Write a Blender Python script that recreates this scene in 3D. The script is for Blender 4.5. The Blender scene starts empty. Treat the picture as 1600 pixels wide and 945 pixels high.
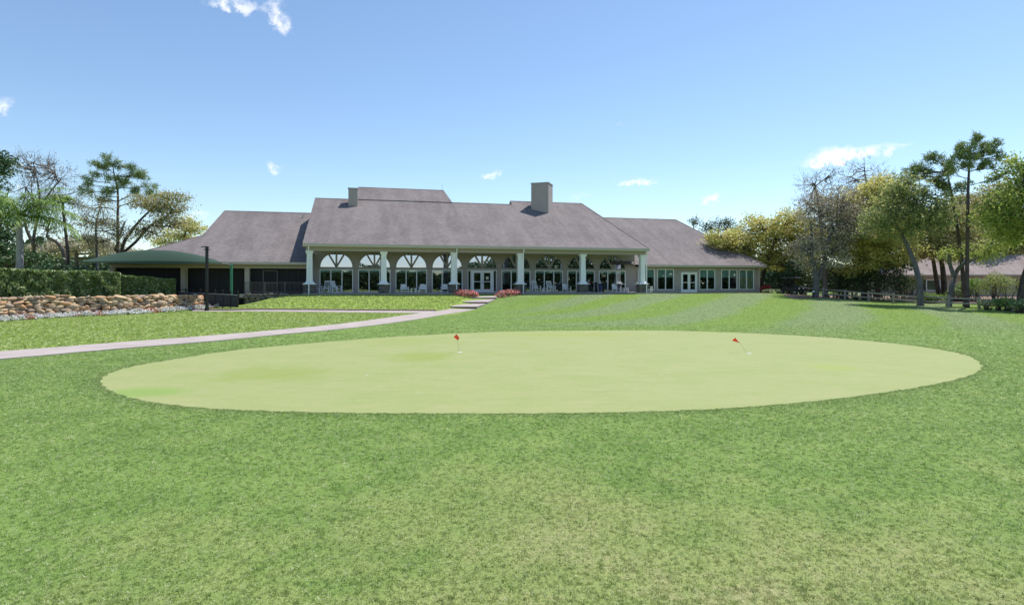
import bpy, bmesh, math, random
import numpy as np
from mathutils import Vector
from mathutils.geometry import tessellate_polygon

# ------------------------------------------------------------------ camera, sky, sun, exposure
S = bpy.context.scene
COL = S.collection
F, H = 900.0, 2.4                      # focal length in photo pixels, eye height (m); horizon at y = 443
cd = bpy.data.cameras.new('camera'); cam = bpy.data.objects.new('camera', cd); COL.objects.link(cam)
cam.location = (0, 0, H); cam.rotation_euler = (math.radians(90), 0, 0)
cd.sensor_fit = 'HORIZONTAL'; cd.sensor_width = 36; cd.lens = 36 * F / 1600
cd.shift_y = -(472.5 - 443) / 1600
cd.clip_start = 0.1; cd.clip_end = 6000
S.camera = cam
S.render.resolution_x, S.render.resolution_y = 1024, 604

SUN_EL, SUN_AZ = math.radians(62), math.radians(46)       # azimuth from +X towards +Y
SD = Vector((math.cos(SUN_EL) * math.cos(SUN_AZ), math.cos(SUN_EL) * math.sin(SUN_AZ), math.sin(SUN_EL)))
sl = bpy.data.lights.new('sun', 'SUN'); so = bpy.data.objects.new('sun', sl); COL.objects.link(so)
sl.energy = 4.6; sl.angle = math.radians(0.53); sl.color = (1, .955, .89)
so.rotation_euler = (-SD).to_track_quat('-Z', 'Y').to_euler(); so.location = (40, 10, 60)
VS = S.view_settings; VS.view_transform = 'Standard'; VS.look = 'None'; VS.gamma = 1; VS.use_curve_mapping = False
VS.exposure = 0.30

W = bpy.data.worlds.new('World'); S.world = W; W.use_nodes = True

class NT:
    """tiny node-graph helper"""
    def __init__(s, tree): s.t = tree; s.n = tree.nodes; s.l = tree.links
    def add(s, typ, ins=None, **props):
        n = s.n.new(typ)
        for k, v in props.items(): setattr(n, k, v)
        for k, v in (ins or {}).items():
            if hasattr(v, 'is_output') or isinstance(v, bpy.types.NodeSocket): s.l.new(v, n.inputs[k])
            else: n.inputs[k].default_value = v
        return n
    def m(s, op, a, b=None, c=None, clamp=False):
        n = s.n.new('ShaderNodeMath'); n.operation = op; n.use_clamp = clamp
        for i, v in enumerate((a, b, c)):
            if v is None: continue
            if isinstance(v, bpy.types.NodeSocket): s.l.new(v, n.inputs[i])
            else: n.inputs[i].default_value = v
        return n.outputs[0]
    def mix(s, fac, a, b, blend='MIX'):
        n = s.n.new('ShaderNodeMix'); n.data_type = 'RGBA'; n.blend_type = blend
        for i, v in ((0, fac), (6, a), (7, b)):
            if isinstance(v, bpy.types.NodeSocket): s.l.new(v, n.inputs[i])
            elif i == 0: n.inputs[0].default_value = v
            else: n.inputs[i].default_value = (*v[:3], 1)
        return n.outputs[2]
    def noise(s, vec, scale, detail=3, rough=.55, dist=0):
        n = s.add('ShaderNodeTexNoise', {'Scale': scale, 'Detail': detail, 'Roughness': rough, 'Distortion': dist})
        if vec is not None: s.l.new(vec, n.inputs['Vector'])
        return n.outputs['Fac']
    def ramp(s, fac, lo, hi, a=0.0, b=1.0):
        n = s.add('ShaderNodeMapRange', {'From Min': lo, 'From Max': hi, 'To Min': a, 'To Max': b}, interpolation_type='SMOOTHSTEP')
        s.l.new(fac, n.inputs['Value']); return n.outputs[0]
    def xyz(s, vec):
        n = s.add('ShaderNodeSeparateXYZ'); s.l.new(vec, n.inputs[0]); return n.outputs
    def scalevec(s, vec, sc):
        n = s.add('ShaderNodeVectorMath', operation='MULTIPLY'); s.l.new(vec, n.inputs[0]); n.inputs[1].default_value = sc
        return n.outputs[0]

def build_world():
    t = NT(W.node_tree); t.n.clear()
    sky = t.add('ShaderNodeTexSky', sky_type='NISHITA', sun_disc=False, sun_elevation=SUN_EL,
                sun_rotation=math.pi / 2 - SUN_AZ, altitude=0, air_density=1.0, dust_density=.12, ozone_density=2.6)
    tc = t.add('ShaderNodeTexCoord')
    x, y, z = t.xyz(tc.outputs['Generated'])
    yy = t.m('MAXIMUM', y, .02)
    a = t.m('DIVIDE', x, yy); b = t.m('DIVIDE', z, yy)
    nv = t.noise(tc.outputs['Generated'], 22, 6, .62)
    nf = t.noise(tc.outputs['Generated'], 70, 4, .6)
    w1 = t.m('SUBTRACT', nv, .5); w2 = t.m('SUBTRACT', nf, .5)
    aw = t.m('ADD', a, t.m('MULTIPLY', w1, .07)); bw = t.m('ADD', b, t.m('MULTIPLY', w2, .035))
    total = None
    #        px   py   rx  ry  tilt  strength: small cumulus scraps, as directions in the sky
    for px, py, rx, ry, tl, st in ((1300, 246, 46, 15, .22, 1.1), (1358, 238, 62, 9, .2, .8), (996, 286, 26, 7, .05, .8), (1108, 311, 20, 9, .35, .75),
                                   (427, 261, 14, 8, -.5, .6), (770, 273, 17, 5, .3, .6), (3, 166, 16, 13, 0, .75), (308, 336, 16, 9, .2, .55),
                                   (365, 6, 44, 13, -.15, .8), (440, 34, 24, 14, -.75, .85), (430, 8, 18, 12, .3, .55), (972, 196, 8, 4, 0, .4), (905, 306, 22, 6, .2, .25)):
        da = t.m('SUBTRACT', aw, (px - 800) / F); db = t.m('SUBTRACT', bw, (443 - py) / F)
        c, sn = math.cos(tl), math.sin(tl)
        p = t.m('ADD', t.m('MULTIPLY', da, c * F / rx), t.m('MULTIPLY', db, sn * F / rx))
        q = t.m('ADD', t.m('MULTIPLY', da, -sn * F / ry), t.m('MULTIPLY', db, c * F / ry))
        r2 = t.m('ADD', t.m('MULTIPLY', p, p), t.m('MULTIPLY', q, q))
        k = t.m('MULTIPLY', t.m('SUBTRACT', 1.5, r2), st * .8)
        k = t.m('MAXIMUM', k, 0.0)
        total = k if total is None else t.m('ADD', total, k)
    dens = t.m('MULTIPLY', total, t.ramp(nf, .3, .62, .25, 1.1))
    front = t.m('GREATER_THAN', y, .05)
    fac = t.m('MULTIPLY', t.ramp(dens, .0, 1.25, 0, .95), front)
    # a little more blue and less grey than the bare model gives
    hs = t.add('ShaderNodeHueSaturation', {'Saturation': 1.0, 'Value': 1.0, 'Color': t.mix(1.0, sky.outputs[0], (.965, .98, .965), 'MULTIPLY')})
    colr = t.mix(fac, hs.outputs[0], (6.6, 6.7, 6.85))
    bg = t.add('ShaderNodeBackground', {'Color': colr, 'Strength': .145})
    out = t.add('ShaderNodeOutputWorld'); t.l.new(bg.outputs[0], out.inputs[0])
build_world()

# ------------------------------------------------------------------ places: building frame, terrain, pixels to ground
P1 = np.array([-316 / 17.2, F / 17.2]); P6 = np.array([203 / 15., F / 15.])
_d = P6 - P1; U = _d / np.hypot(*_d); V = np.array([-U[1], U[0]])
TH = math.atan2(U[1], U[0]); ZF = H - 15.5 / 17.2           # porch floor
def uv(X, Y):
    a, b = X - P1[0], Y - P1[1]
    return a * U[0] + b * U[1], a * V[0] + b * V[1]
def wpos(u, v): return P1 + u * U + v * V
def sm(x, a, b):
    t = np.clip((x - a) / (b - a), 0, 1); return t * t * (3 - 2 * t)
PBv = [-200, -22, -15, -10, -8.2, -7, -5.4, -3.8, -2.2, -.9, 300]; PBz = [0, 0, .03, .10, .17, .28, .67, 1.04, 1.29, 1.40, 1.40]
PRv = [-200, -26, -20, -12, -6, -2, 300]; PRz = [0, 0, .14, .60, 1.05, 1.34, 1.38]
PLv = [-200, -22, -12, -6, 0, 300]; PLz = [0, 0, .05, .22, .5, .5]
def terrain(X, Y):
    X = np.asarray(X, float); Y = np.asarray(Y, float)
    u, v = uv(X, Y)
    def pr(vs, zs): return (np.interp(v - .5, vs, zs) + np.interp(v + .5, vs, zs) + 2 * np.interp(v, vs, zs)) / 4
    b = pr(PBv, PBz); r = pr(PRv, PRz); l = pr(PLv, PLz)
    k = sm(u, 15, 30); z = b * (1 - k) + r * k
    z = z * (1 - .46 * sm(u, 46, 58))
    k = sm(u, -6.5, -1.2); z = l * (1 - k) + z * k
    return z + .02 * np.sin(X * .35 + 1) * np.sin(Y * .28) * sm(Y, 28, 40)
def ground_at(px, py):
    r = (px - 800) / F; s = (py - 443) / F
    Y = np.linspace(2, 140, 6000); g = terrain(r * Y, Y) - (H - s * Y)
    i = int(np.argmax(g > 0)) or len(Y) - 1
    a, b = g[i - 1], g[i]; y = Y[i - 1] + (Y[i] - Y[i - 1]) * (-a / (b - a) if b != a else 0)
    return np.array([r * y, y, float(terrain(r * y, y))])
def at(px, py, D): return np.array([(px - 800) / F * D, D, H - (py - 443) / F * D])

# ------------------------------------------------------------------ object helpers
def tag(o, label=None, cat=None, group=None, kind=None):
    if label: o['label'] = label
    if cat: o['category'] = cat
    if group: o['group'] = group
    if kind: o['kind'] = kind
    return o
def empty(name, loc=(0, 0, 0), rz=0):
    o = bpy.data.objects.new(name, None); COL.objects.link(o); o.location = loc; o.rotation_euler = (0, 0, rz)
    o.empty_display_size = .2; return o
def link(name, me, mat=None, parent=None):
    if mat is not None:
        me.materials.clear(); me.materials.append(mat)
    o = bpy.data.objects.new(name, me); COL.objects.link(o)
    if parent is not None: o.parent = parent
    return o
def np_mesh(name, v, f):
    """v (n,3), f (m,k) arrays -> mesh, fast"""
    v = np.asarray(v, np.float32); f = np.asarray(f, np.int32); k = f.shape[1]
    me = bpy.data.meshes.new(name)
    me.vertices.add(len(v)); me.vertices.foreach_set('co', v.ravel())
    me.loops.add(f.size); me.loops.foreach_set('vertex_index', f.ravel())
    me.polygons.add(len(f)); me.polygons.foreach_set('loop_start', np.arange(0, f.size, k, dtype=np.int32))
    me.update(calc_edges=True); return me
class MB:
    def __init__(s): s.v = []; s.f = []
    def quadstrip(s, a, b):
        n = len(s.v); s.v += [tuple(map(float, p)) for p in a] + [tuple(map(float, p)) for p in b]; k = len(a)
        for i in range(k - 1): s.f.append((n + i, n + i + 1, n + k + i + 1, n + k + i))
        return s
    def poly(s, pts):
        n = len(s.v); s.v += [tuple(map(float, p)) for p in pts]; s.f.append(tuple(range(n, n + len(pts)))); return s
    def box(s, x0, x1, y0, y1, z0, z1): return s.hexa([(x0, y0, z0), (x1, y0, z0), (x1, y1, z0), (x0, y1, z0)], [(x0, y0, z1), (x1, y0, z1), (x1, y1, z1), (x0, y1, z1)])
    def hexa(s, lo, hi):
        n = len(s.v); k = len(lo); s.v += [tuple(map(float, p)) for p in lo] + [tuple(map(float, p)) for p in hi]
        s.f.append(tuple(range(n + k - 1, n - 1, -1))); s.f.append(tuple(range(n + k, n + 2 * k)))
        for i in range(k): j = (i + 1) % k; s.f.append((n + i, n + j, n + k + j, n + k + i))
        return s
    def bar(s, a, b, w, h, up=(0, 0, 1)):
        a = Vector(a); b = Vector(b); d = (b - a).normalized(); up = Vector(up)
        sd = d.cross(up)
        if sd.length < 1e-4: sd = d.cross(Vector((1, 0, 0)))
        sd.normalize(); up = sd.cross(d)
        q = [(-1, -1), (1, -1), (1, 1), (-1, 1)]
        return s.hexa([a + sd * x * w / 2 + up * y * h / 2 for x, y in q], [b + sd * x * w / 2 + up * y * h / 2 for x, y in q])
    def tube(s, pts, rad, n=8, cap=True):
        pts = [Vector(p) for p in pts]; base = len(s.v)
        if not hasattr(rad, '__len__'): rad = [rad] * len(pts)
        ref = Vector((.31, .17, .93))
        for i, p in enumerate(pts):
            d = (pts[min(i + 1, len(pts) - 1)] - pts[max(i - 1, 0)]).normalized()
            if abs(d.dot(ref)) > .97: ref = Vector((.9, .3, .1))
            a = d.cross(ref).normalized(); b = d.cross(a)
            for k in range(n):
                t = 2 * math.pi * k / n; q = p + (a * math.cos(t) + b * math.sin(t)) * rad[i]; s.v.append((q.x, q.y, q.z))
        for i in range(len(pts) - 1):
            for k in range(n):
                j = (k + 1) % n; s.f.append((base + i * n + k, base + i * n + j, base + (i + 1) * n + j, base + (i + 1) * n + k))
        if cap:
            s.f.append(tuple(base + k for k in range(n))[::-1]); s.f.append(tuple(base + (len(pts) - 1) * n + k for k in range(n)))
        return s
    def prism(s, poly, axis, a, b):
        """extrude a 2-D polygon; axis 'x','y','z' is the extrusion axis"""
        def P(p, t): return {'x': (t, p[0], p[1]), 'y': (p[0], t, p[1]), 'z': (p[0], p[1], t)}[axis]
        return s.hexa([P(p, a) for p in poly], [P(p, b) for p in poly])
    def mesh(s, name, smooth=False, fix=True):
        me = bpy.data.meshes.new(name); me.from_pydata(s.v, [], s.f); me.validate()
        if fix:
            bm = bmesh.new(); bm.from_mesh(me); bmesh.ops.recalc_face_normals(bm, faces=bm.faces); bm.to_mesh(me); bm.free()
        if smooth:
            for p in me.polygons: p.use_smooth = True
        return me
    def build(s, name, mat, parent=None, smooth=False, fix=True): return link(name, s.mesh(name, smooth, fix), mat, parent)

def bevel(o, w=.01, seg=1):
    m = o.modifiers.new('bevel', 'BEVEL'); m.width = w; m.segments = seg; m.limit_method = 'ANGLE'; return o

# ------------------------------------------------------------------ materials
def mat(name):
    m = bpy.data.materials.new(name); m.use_nodes = True; t = NT(m.node_tree); t.n.clear()
    out = t.add('ShaderNodeOutputMaterial'); return m, t, out
def simple(name, col, rough=.6, var=.12, scale=6, bump=0, bscale=30, spec=.4, metal=0):
    m, t, out = mat(name)
    g = t.add('ShaderNodeNewGeometry'); n = t.noise(g.outputs['Position'], scale, 5, .6)
    c = t.mix(n, [x * (1 - var) for x in col], [min(1, x * (1 + var)) for x in col])
    b = t.add('ShaderNodeBsdfPrincipled', {'Base Color': c, 'Roughness': rough, 'Specular IOR Level': spec, 'Metallic': metal})
    if bump:
        bn = t.add('ShaderNodeBump', {'Strength': bump, 'Distance': .02, 'Height': t.noise(g.outputs['Position'], bscale, 4, .6)}); t.l.new(bn.outputs[0], b.inputs['Normal'])
    t.l.new(b.outputs[0], out.inputs[0]); return m
def leafmat(name, c1, c2, c3, trans=.52, ns=.8, rough=.55):
    """leaf: three tones mixed by clump and by leaf, partly translucent"""
    m, t, out = mat(name)
    g = t.add('ShaderNodeNewGeometry')
    n = t.ramp(t.noise(g.outputs['Position'], ns, 3, .6), .35, .65)
    c = t.mix(n, c1, c2); c = t.mix(t.ramp(g.outputs['Random Per Island'], .55, 1, 0, .85), c, c3)
    b = t.add('ShaderNodeBsdfPrincipled', {'Base Color': c, 'Roughness': rough, 'Specular IOR Level': .35})
    tr = t.add('ShaderNodeBsdfTranslucent', {'Color': c})
    mx = t.add('ShaderNodeMixShader', {0: trans, 1: b.outputs[0], 2: tr.outputs[0]}); t.l.new(mx.outputs[0], out.inputs[0]); return m

def lawn_colour(t, pos):
    x, y, z = t.xyz(pos)
    big = t.noise(pos, .22, 4, .6, .4); mid = t.noise(pos, .9, 4, .62); fine = t.noise(pos, 7, 4, .65)
    green = t.mix(t.ramp(mid, .32, .68), LG[0], LG[1])
    # dry patches, mostly on the close-mown turf near the fringe's near side
    near = t.ramp(y, 4, 10.5, 1, 0)
    dry = t.m('ADD', t.m('MULTIPLY', big, .9), t.m('MULTIPLY', mid, .55)); dry = t.m('ADD', dry, t.m('MULTIPLY', near, .33))
    side = t.ramp(x, -5.5, 1.0, -.13, .02); dry = t.m('ADD', dry, side)
    k = t.ramp(dry, .80, 1.12)
    c = t.mix(t.m('MULTIPLY', k, .62), green, LG[2])
    bare = t.m('MULTIPLY', t.ramp(t.m('ADD', t.m('MULTIPLY', fine, .35), t.m('MULTIPLY', dry, .75)), .95, 1.12), .55)
    c = t.mix(bare, c, LG[3])
    # mowing stripes beyond the green: sheen of bent blades put into the colour
    r = t.m('MULTIPLY', t.m('SUBTRACT', x, t.m('MULTIPLY', y, .61)), .85)
    bend = t.m('MULTIPLY', t.m('MULTIPLY', t.ramp(x, 16, -2), t.m('SUBTRACT', y, 44.0)), -.55)
    r = t.m('ADD', t.m('ADD', r, bend), t.m('MULTIPLY', t.m('SUBTRACT', t.noise(pos, .09, 3), .5), 4.0))
    st = t.ramp(t.m('SINE', t.m('MULTIPLY', r, .82)), -.6, .6)
    far = t.m('MULTIPLY', t.ramp(y, 22, 39), t.ramp(x, -3, 6))
    stripe = t.mix(t.m('MULTIPLY', st, t.ramp(fine, .2, .7, .7, 1.0)), LG[4], LG[5])
    stripe = t.mix(t.ramp(t.noise(t.scalevec(pos, (.35, 1.2, 1)), 1.1, 5, .7), .4, .75, 0, .45), stripe, (.150, .235, .065)); stripe = t.mix(t.ramp(t.noise(pos, 3.5, 4, .7), .5, .75, 0, .35), stripe, (.30, .36, .16))
    c = t.mix(t.m('MULTIPLY', far, .85), c, stripe)
    # coarser, brighter lawn beyond the path and on the bank
    ur = t.m('ADD', t.m('MULTIPLY', x, -.88), t.m('MULTIPLY', y, .48))        # grows to the far left, across the path
    lf = t.m('MULTIPLY', t.ramp(ur, 24.0, 25.5), t.ramp(x, -4.5, -2.5, 1, 0))
    coarse = t.mix(t.ramp(t.noise(pos, 2.2, 5, .7), .35, .65), LG[6], LG[7])
    c = t.mix(lf, c, coarse)
    return c, fine
#      green a           green b          dry               bare             stripe grey-green  stripe bright     coarse a          coarse b
LG = [(.165, .275, .058), (.240, .350, .085), (.370, .385, .150), (.47, .385, .235), (.240, .308, .150), (.200, .325, .022), (.240, .365, .055), (.390, .490, .105)]

def ground_mat():
    m, t, out = mat('lawn'); g = t.add('ShaderNodeNewGeometry'); pos = g.outputs['Position']
    c, fine = lawn_colour(t, pos)
    c = t.mix(t.ramp(t.noise(pos, 38, 3, .7), .3, .7, 0, .5), c, (.05, .085, .02))
    b = t.add('ShaderNodeBsdfPrincipled', {'Base Color': c, 'Roughness': .85, 'Specular IOR Level': .15})
    hh = t.m('ADD', t.noise(pos, 14, 4, .7), t.m('MULTIPLY', t.noise(pos, 60, 2, .6), .6))
    bn = t.add('ShaderNodeBump', {'Strength': .6, 'Distance': .05, 'Height': hh}); t.l.new(bn.outputs[0], b.inputs['Normal'])
    t.l.new(b.outputs[0], out.inputs[0]); return m
def blade_mat():
    m, t, out = mat('grass_blade'); g = t.add('ShaderNodeNewGeometry'); pos = g.outputs['Position']
    c, fine = lawn_colour(t, pos)
    rnd = g.outputs['Random Per Island']
    oi = t.add('ShaderNodeObjectInfo').outputs['Random']; cl = t.noise(pos, 16, 3, .7)
    pick = t.m('ADD', t.m('MULTIPLY', oi, .6), t.m('MULTIPLY', cl, .7))
    c = t.mix(.3, c, (.33, .46, .13)); c = t.mix(t.ramp(pick, .68, .95, 0, .85), c, (.80, .82, .48)); c = t.mix(t.ramp(pick, .58, .22, 0, .75), c, (.075, .13, .025))
    c = t.mix(t.ramp(rnd, .7, 1, 0, .35), c, (.62, .66, .36))
    b = t.add('ShaderNodeBsdfPrincipled', {'Base Color': c, 'Roughness': .5, 'Specular IOR Level': .3})
    tr = t.add('ShaderNodeBsdfTranslucent', {'Color': c})
    mx = t.add('ShaderNodeMixShader', {0: .5, 1: b.outputs[0], 2: tr.outputs[0]}); t.l.new(mx.outputs[0], out.inputs[0]); return m
def green_mat():
    m, t, out = mat('putting_turf'); g = t.add('ShaderNodeNewGeometry'); pos = g.outputs['Position']
    x, y, z = t.xyz(pos)
    st = t.scalevec(pos, (1, 1.6, 1))
    a = t.ramp(t.noise(st, .5, 5, .65, .5), .3, .7); f = t.noise(pos, 24, 4, .7)
    c = t.mix(a, (.330, .345, .150), (.285, .325, .120)); c = t.mix(t.ramp(t.noise(st, 1.7, 4, .7), .45, .75, 0, .5), c, (.375, .365, .195))
    c = t.mix(t.ramp(t.noise(t.scalevec(pos, (.5, 3.2, 1)), 1.6, 6, .72, .3), .38, .68, 0, .34), c, (.235, .285, .095)); c = t.mix(t.ramp(t.noise(t.scalevec(pos, (1, 2.2, 1)), 5, 5, .7), .5, .75, 0, .35), c, (.42, .42, .24)); c = t.mix(t.ramp(f, .3, .75, 0, .35), c, (.20, .26, .07))
    def patch(cx, cy, rx, ry, colr, k):
        dx = t.m('DIVIDE', t.m('SUBTRACT', x, cx), rx); dy = t.m('DIVIDE', t.m('SUBTRACT', y, cy), ry)
        d = t.m('ADD', t.m('SQRT', t.m('ADD', t.m('MULTIPLY', dx, dx), t.m('MULTIPLY', dy, dy))), t.m('MULTIPLY', t.m('SUBTRACT', t.noise(pos, 1.3, 4, .65), .5), 1.5))
        return t.mix(t.ramp(d, .35, 1.15, k, 0), c, colr)
    c = patch(-8.1, 12.7, 1.0, .75, (.19, .31, .06), .65)
    c = patch(-6.3, 15.3, 1.9, 1.5, (.235, .29, .07), .7); c = patch(-2.9, 18.8, 1.3, 1.6, (.235, .29, .06), .7); c = patch(-4.6, 24, 2.0, 2.2, (.26, .31, .09), .6)
    c = patch(2.5, 27, 4.2, 1.4, (.28, .32, .08), .6); c = patch(9.2, 16.5, .9, .8, (.28, .34, .08), .6)
    b = t.add('ShaderNodeBsdfPrincipled', {'Base Color': c, 'Roughness': .8, 'Specular IOR Level': .2})
    bn = t.add('ShaderNodeBump', {'Strength': .25, 'Distance': .02, 'Height': t.noise(pos, 45, 3, .7)}); t.l.new(bn.outputs[0], b.inputs['Normal'])
    t.l.new(b.outputs[0], out.inputs[0]); return m
def concrete_mat():
    m, t, out = mat('concrete'); g = t.add('ShaderNodeNewGeometry'); pos = g.outputs['Position']
    c = t.mix(t.ramp(t.noise(pos, .8, 5, .65), .3, .7), (.365, .315, .29), (.45, .39, .365)); c = t.mix(t.ramp(t.noise(pos, 30, 3, .7), .45, .8, 0, .3), c, (.30, .26, .24))
    b = t.add('ShaderNodeBsdfPrincipled', {'Base Color': c, 'Roughness': .85, 'Specular IOR Level': .2}); t.l.new(b.outputs[0], out.inputs[0]); return m
def shingle_mat(name, ca, cb):
    m, t, out = mat(name); tc = t.add('ShaderNodeTexCoord'); pos = tc.outputs['Object']
    x, y, z = t.xyz(pos)
    streak = t.noise(t.scalevec(pos, (1.0, .12, .2)), .9, 5, .65, .3); blot = t.noise(pos, .35, 4, .6)
    c = t.mix(t.ramp(t.m('ADD', t.m('MULTIPLY', streak, .6), t.m('MULTIPLY', blot, .4)), .36, .64), ca, cb)
    row = t.m('FRACT', t.m('MULTIPLY', z, 14.0))
    cell = t.add('ShaderNodeTexWhiteNoise', noise_dimensions='2D')
    cv = t.add('ShaderNodeCombineXYZ', {'X': t.m('FLOOR', t.m('ADD', t.m('MULTIPLY', x, 3.3), t.m('MULTIPLY', t.m('FLOOR', t.m('MULTIPLY', z, 14.0)), .37))), 'Y': t.m('FLOOR', t.m('MULTIPLY', z, 14.0))})
    t.l.new(cv.outputs[0], cell.inputs['Vector'])
    c = t.mix(t.m('MULTIPLY', cell.outputs['Value'], .45), c, [q * .62 for q in ca]); c = t.mix(t.ramp(cell.outputs['Value'], .85, 1, 0, .4), c, [q * 1.35 for q in cb])
    c = t.mix(t.ramp(row, .0, .16, .35, 0), c, (.05, .045, .045))
    b = t.add('ShaderNodeBsdfPrincipled', {'Base Color': c, 'Roughness': .9, 'Specular IOR Level': .2})
    bn = t.add('ShaderNodeBump', {'Strength': .5, 'Distance': .02, 'Height': t.m('ADD', t.m('SUBTRACT', 1, row), t.m('MULTIPLY', cell.outputs['Value'], .5))}); t.l.new(bn.outputs[0], b.inputs['Normal'])
    t.l.new(b.outputs[0], out.inputs[0]); return m
def siding_mat(name, col, per=6.0):
    m, t, out = mat(name); tc = t.add('ShaderNodeTexCoord'); pos = tc.outputs['Object']
    x, y, z = t.xyz(pos); row = t.m('FRACT', t.m('MULTIPLY', z, per))
    c = t.mix(t.noise(pos, 1.5, 4, .6), [q * .9 for q in col], [q * 1.1 for q in col]); c = t.mix(t.ramp(row, .0, .1, .5, 0), c, [q * .35 for q in col])
    b = t.add('ShaderNodeBsdfPrincipled', {'Base Color': c, 'Roughness': .7, 'Specular IOR Level': .3})
    bn = t.add('ShaderNodeBump', {'Strength': .6, 'Distance': .015, 'Height': t.m('SUBTRACT', 1, row)}); t.l.new(bn.outputs[0], b.inputs['Normal'])
    t.l.new(b.outputs[0], out.inputs[0]); return m
def stone_mat(name, c1, c2, c3, sc=1.0, bump=.8):
    m, t, out = mat(name); oi = t.add('ShaderNodeObjectInfo'); g = t.add('ShaderNodeNewGeometry'); pos = g.outputs['Position']
    r_ = oi.outputs['Random']; c = t.mix(t.ramp(r_, .0, .55), c1, c2); c = t.mix(t.ramp(r_, .60, .68, 0, .75), c, [c1[0] * .85, c1[1] * .62, c1[2] * .5]); c = t.mix(t.ramp(r_, .80, .86, 0, .85), c, [c2[0] * .62, c2[1] * .68, c2[2] * .85]); c = t.mix(t.ramp(t.noise(pos, 4 * sc, 5, .65), .4, .75, 0, .8), c, c3)
    c = t.mix(t.ramp(t.noise(pos, 19 * sc, 4, .7), .5, .8, 0, .5), c, [q * .4 for q in c1])
    b = t.add('ShaderNodeBsdfPrincipled', {'Base Color': c, 'Roughness': .85, 'Specular IOR Level': .25})
    bn = t.add('ShaderNodeBump', {'Strength': bump, 'Distance': .04, 'Height': t.noise(pos, 9 * sc, 5, .65)}); t.l.new(bn.outputs[0], b.inputs['Normal'])
    t.l.new(b.outputs[0], out.inputs[0]); return m
def ledge_mat(name):
    """thin stacked ledge stone, courses too fine to tell apart from here"""
    m, t, out = mat(name); tc = t.add('ShaderNodeTexCoord'); pos = tc.outputs['Object']
    x, y, z = t.xyz(pos); zr = t.m('FLOOR', t.m('MULTIPLY', z, 9.0))
    wn = t.add('ShaderNodeTexWhiteNoise', noise_dimensions='2D')
    cv = t.add('ShaderNodeCombineXYZ', {'X': t.m('FLOOR', t.m('ADD', t.m('MULTIPLY', t.m('ADD', x, y), 3.0), t.m('MULTIPLY', zr, .43))), 'Y': zr}); t.l.new(cv.outputs[0], wn.inputs['Vector'])
    c = t.mix(wn.outputs['Value'], (.075, .070, .066), (.20, .175, .150)); c = t.mix(t.ramp(t.m('FRACT', t.m('MULTIPLY', z, 9.0)), 0, .2, .8, 0), c, (.02, .02, .02))
    b = t.add('ShaderNodeBsdfPrincipled', {'Base Color': c, 'Roughness': .85}); 
    bn = t.add('ShaderNodeBump', {'Strength': .8, 'Distance': .03, 'Height': wn.outputs['Value']}); t.l.new(bn.outputs[0], b.inputs['Normal'])
    t.l.new(b.outputs[0], out.inputs[0]); return m
def glass_mat(name, tint, refl, rough=.01, gc=(.93, .95, 1, 1)):
    m, t, out = mat(name); g = t.add('ShaderNodeNewGeometry')
    lw = t.add('ShaderNodeFresnel', {'IOR': 1.5})
    fac = t.m('ADD', refl, t.m('MULTIPLY', lw.outputs[0], 1 - refl), clamp=True)
    bn = t.add('ShaderNodeBump', {'Strength': .06, 'Distance': .02, 'Height': t.noise(g.outputs['Position'], 1.2, 2)})
    gl = t.add('ShaderNodeBsdfGlossy', {'Color': gc, 'Roughness': rough, 'Normal': bn.outputs[0]})
    tr = t.add('ShaderNodeBsdfTransparent', {'Color': (*tint, 1)})
    mx = t.add('ShaderNodeMixShader', {0: fac, 1: tr.outputs[0], 2: gl.outputs[0]}); t.l.new(mx.outputs[0], out.inputs[0]); return m
def bark_mat(name, c1, c2):
    m, t, out = mat(name); g = t.add('ShaderNodeNewGeometry'); pos = g.outputs['Position']
    n = t.noise(t.scalevec(pos, (1, 1, .3)), 6, 5, .65); c = t.mix(t.ramp(n, .3, .7), c1, c2)
    b = t.add('ShaderNodeBsdfPrincipled', {'Base Color': c, 'Roughness': .9, 'Specular IOR Level': .15})
    bn = t.add('ShaderNodeBump', {'Strength': .8, 'Distance': .04, 'Height': n}); t.l.new(bn.outputs[0], b.inputs['Normal'])
    t.l.new(b.outputs[0], out.inputs[0]); return m
def mulch_mat():
    m, t, out = mat('mulch'); g = t.add('ShaderNodeNewGeometry'); pos = g.outputs['Position']
    a = t.noise(pos, 9, 5, .7); b_ = t.noise(pos, 1.1, 4, .6)
    c = t.mix(t.ramp(a, .35, .65), (.10, .065, .045), (.30, .21, .16)); c = t.mix(t.ramp(b_, .45, .65, 0, .6), c, (.42, .34, .29))
    c = t.mix(t.ramp(t.noise(pos, .6, 3), .6, .75, 0, .8), c, (.12, .19, .05))
    b = t.add('ShaderNodeBsdfPrincipled', {'Base Color': c, 'Roughness': .95, 'Specular IOR Level': .1})
    bn = t.add('ShaderNodeBump', {'Strength': .9, 'Distance': .06, 'Height': a}); t.l.new(bn.outputs[0], b.inputs['Normal'])
    t.l.new(b.outputs[0], out.inputs[0]); return m

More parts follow.
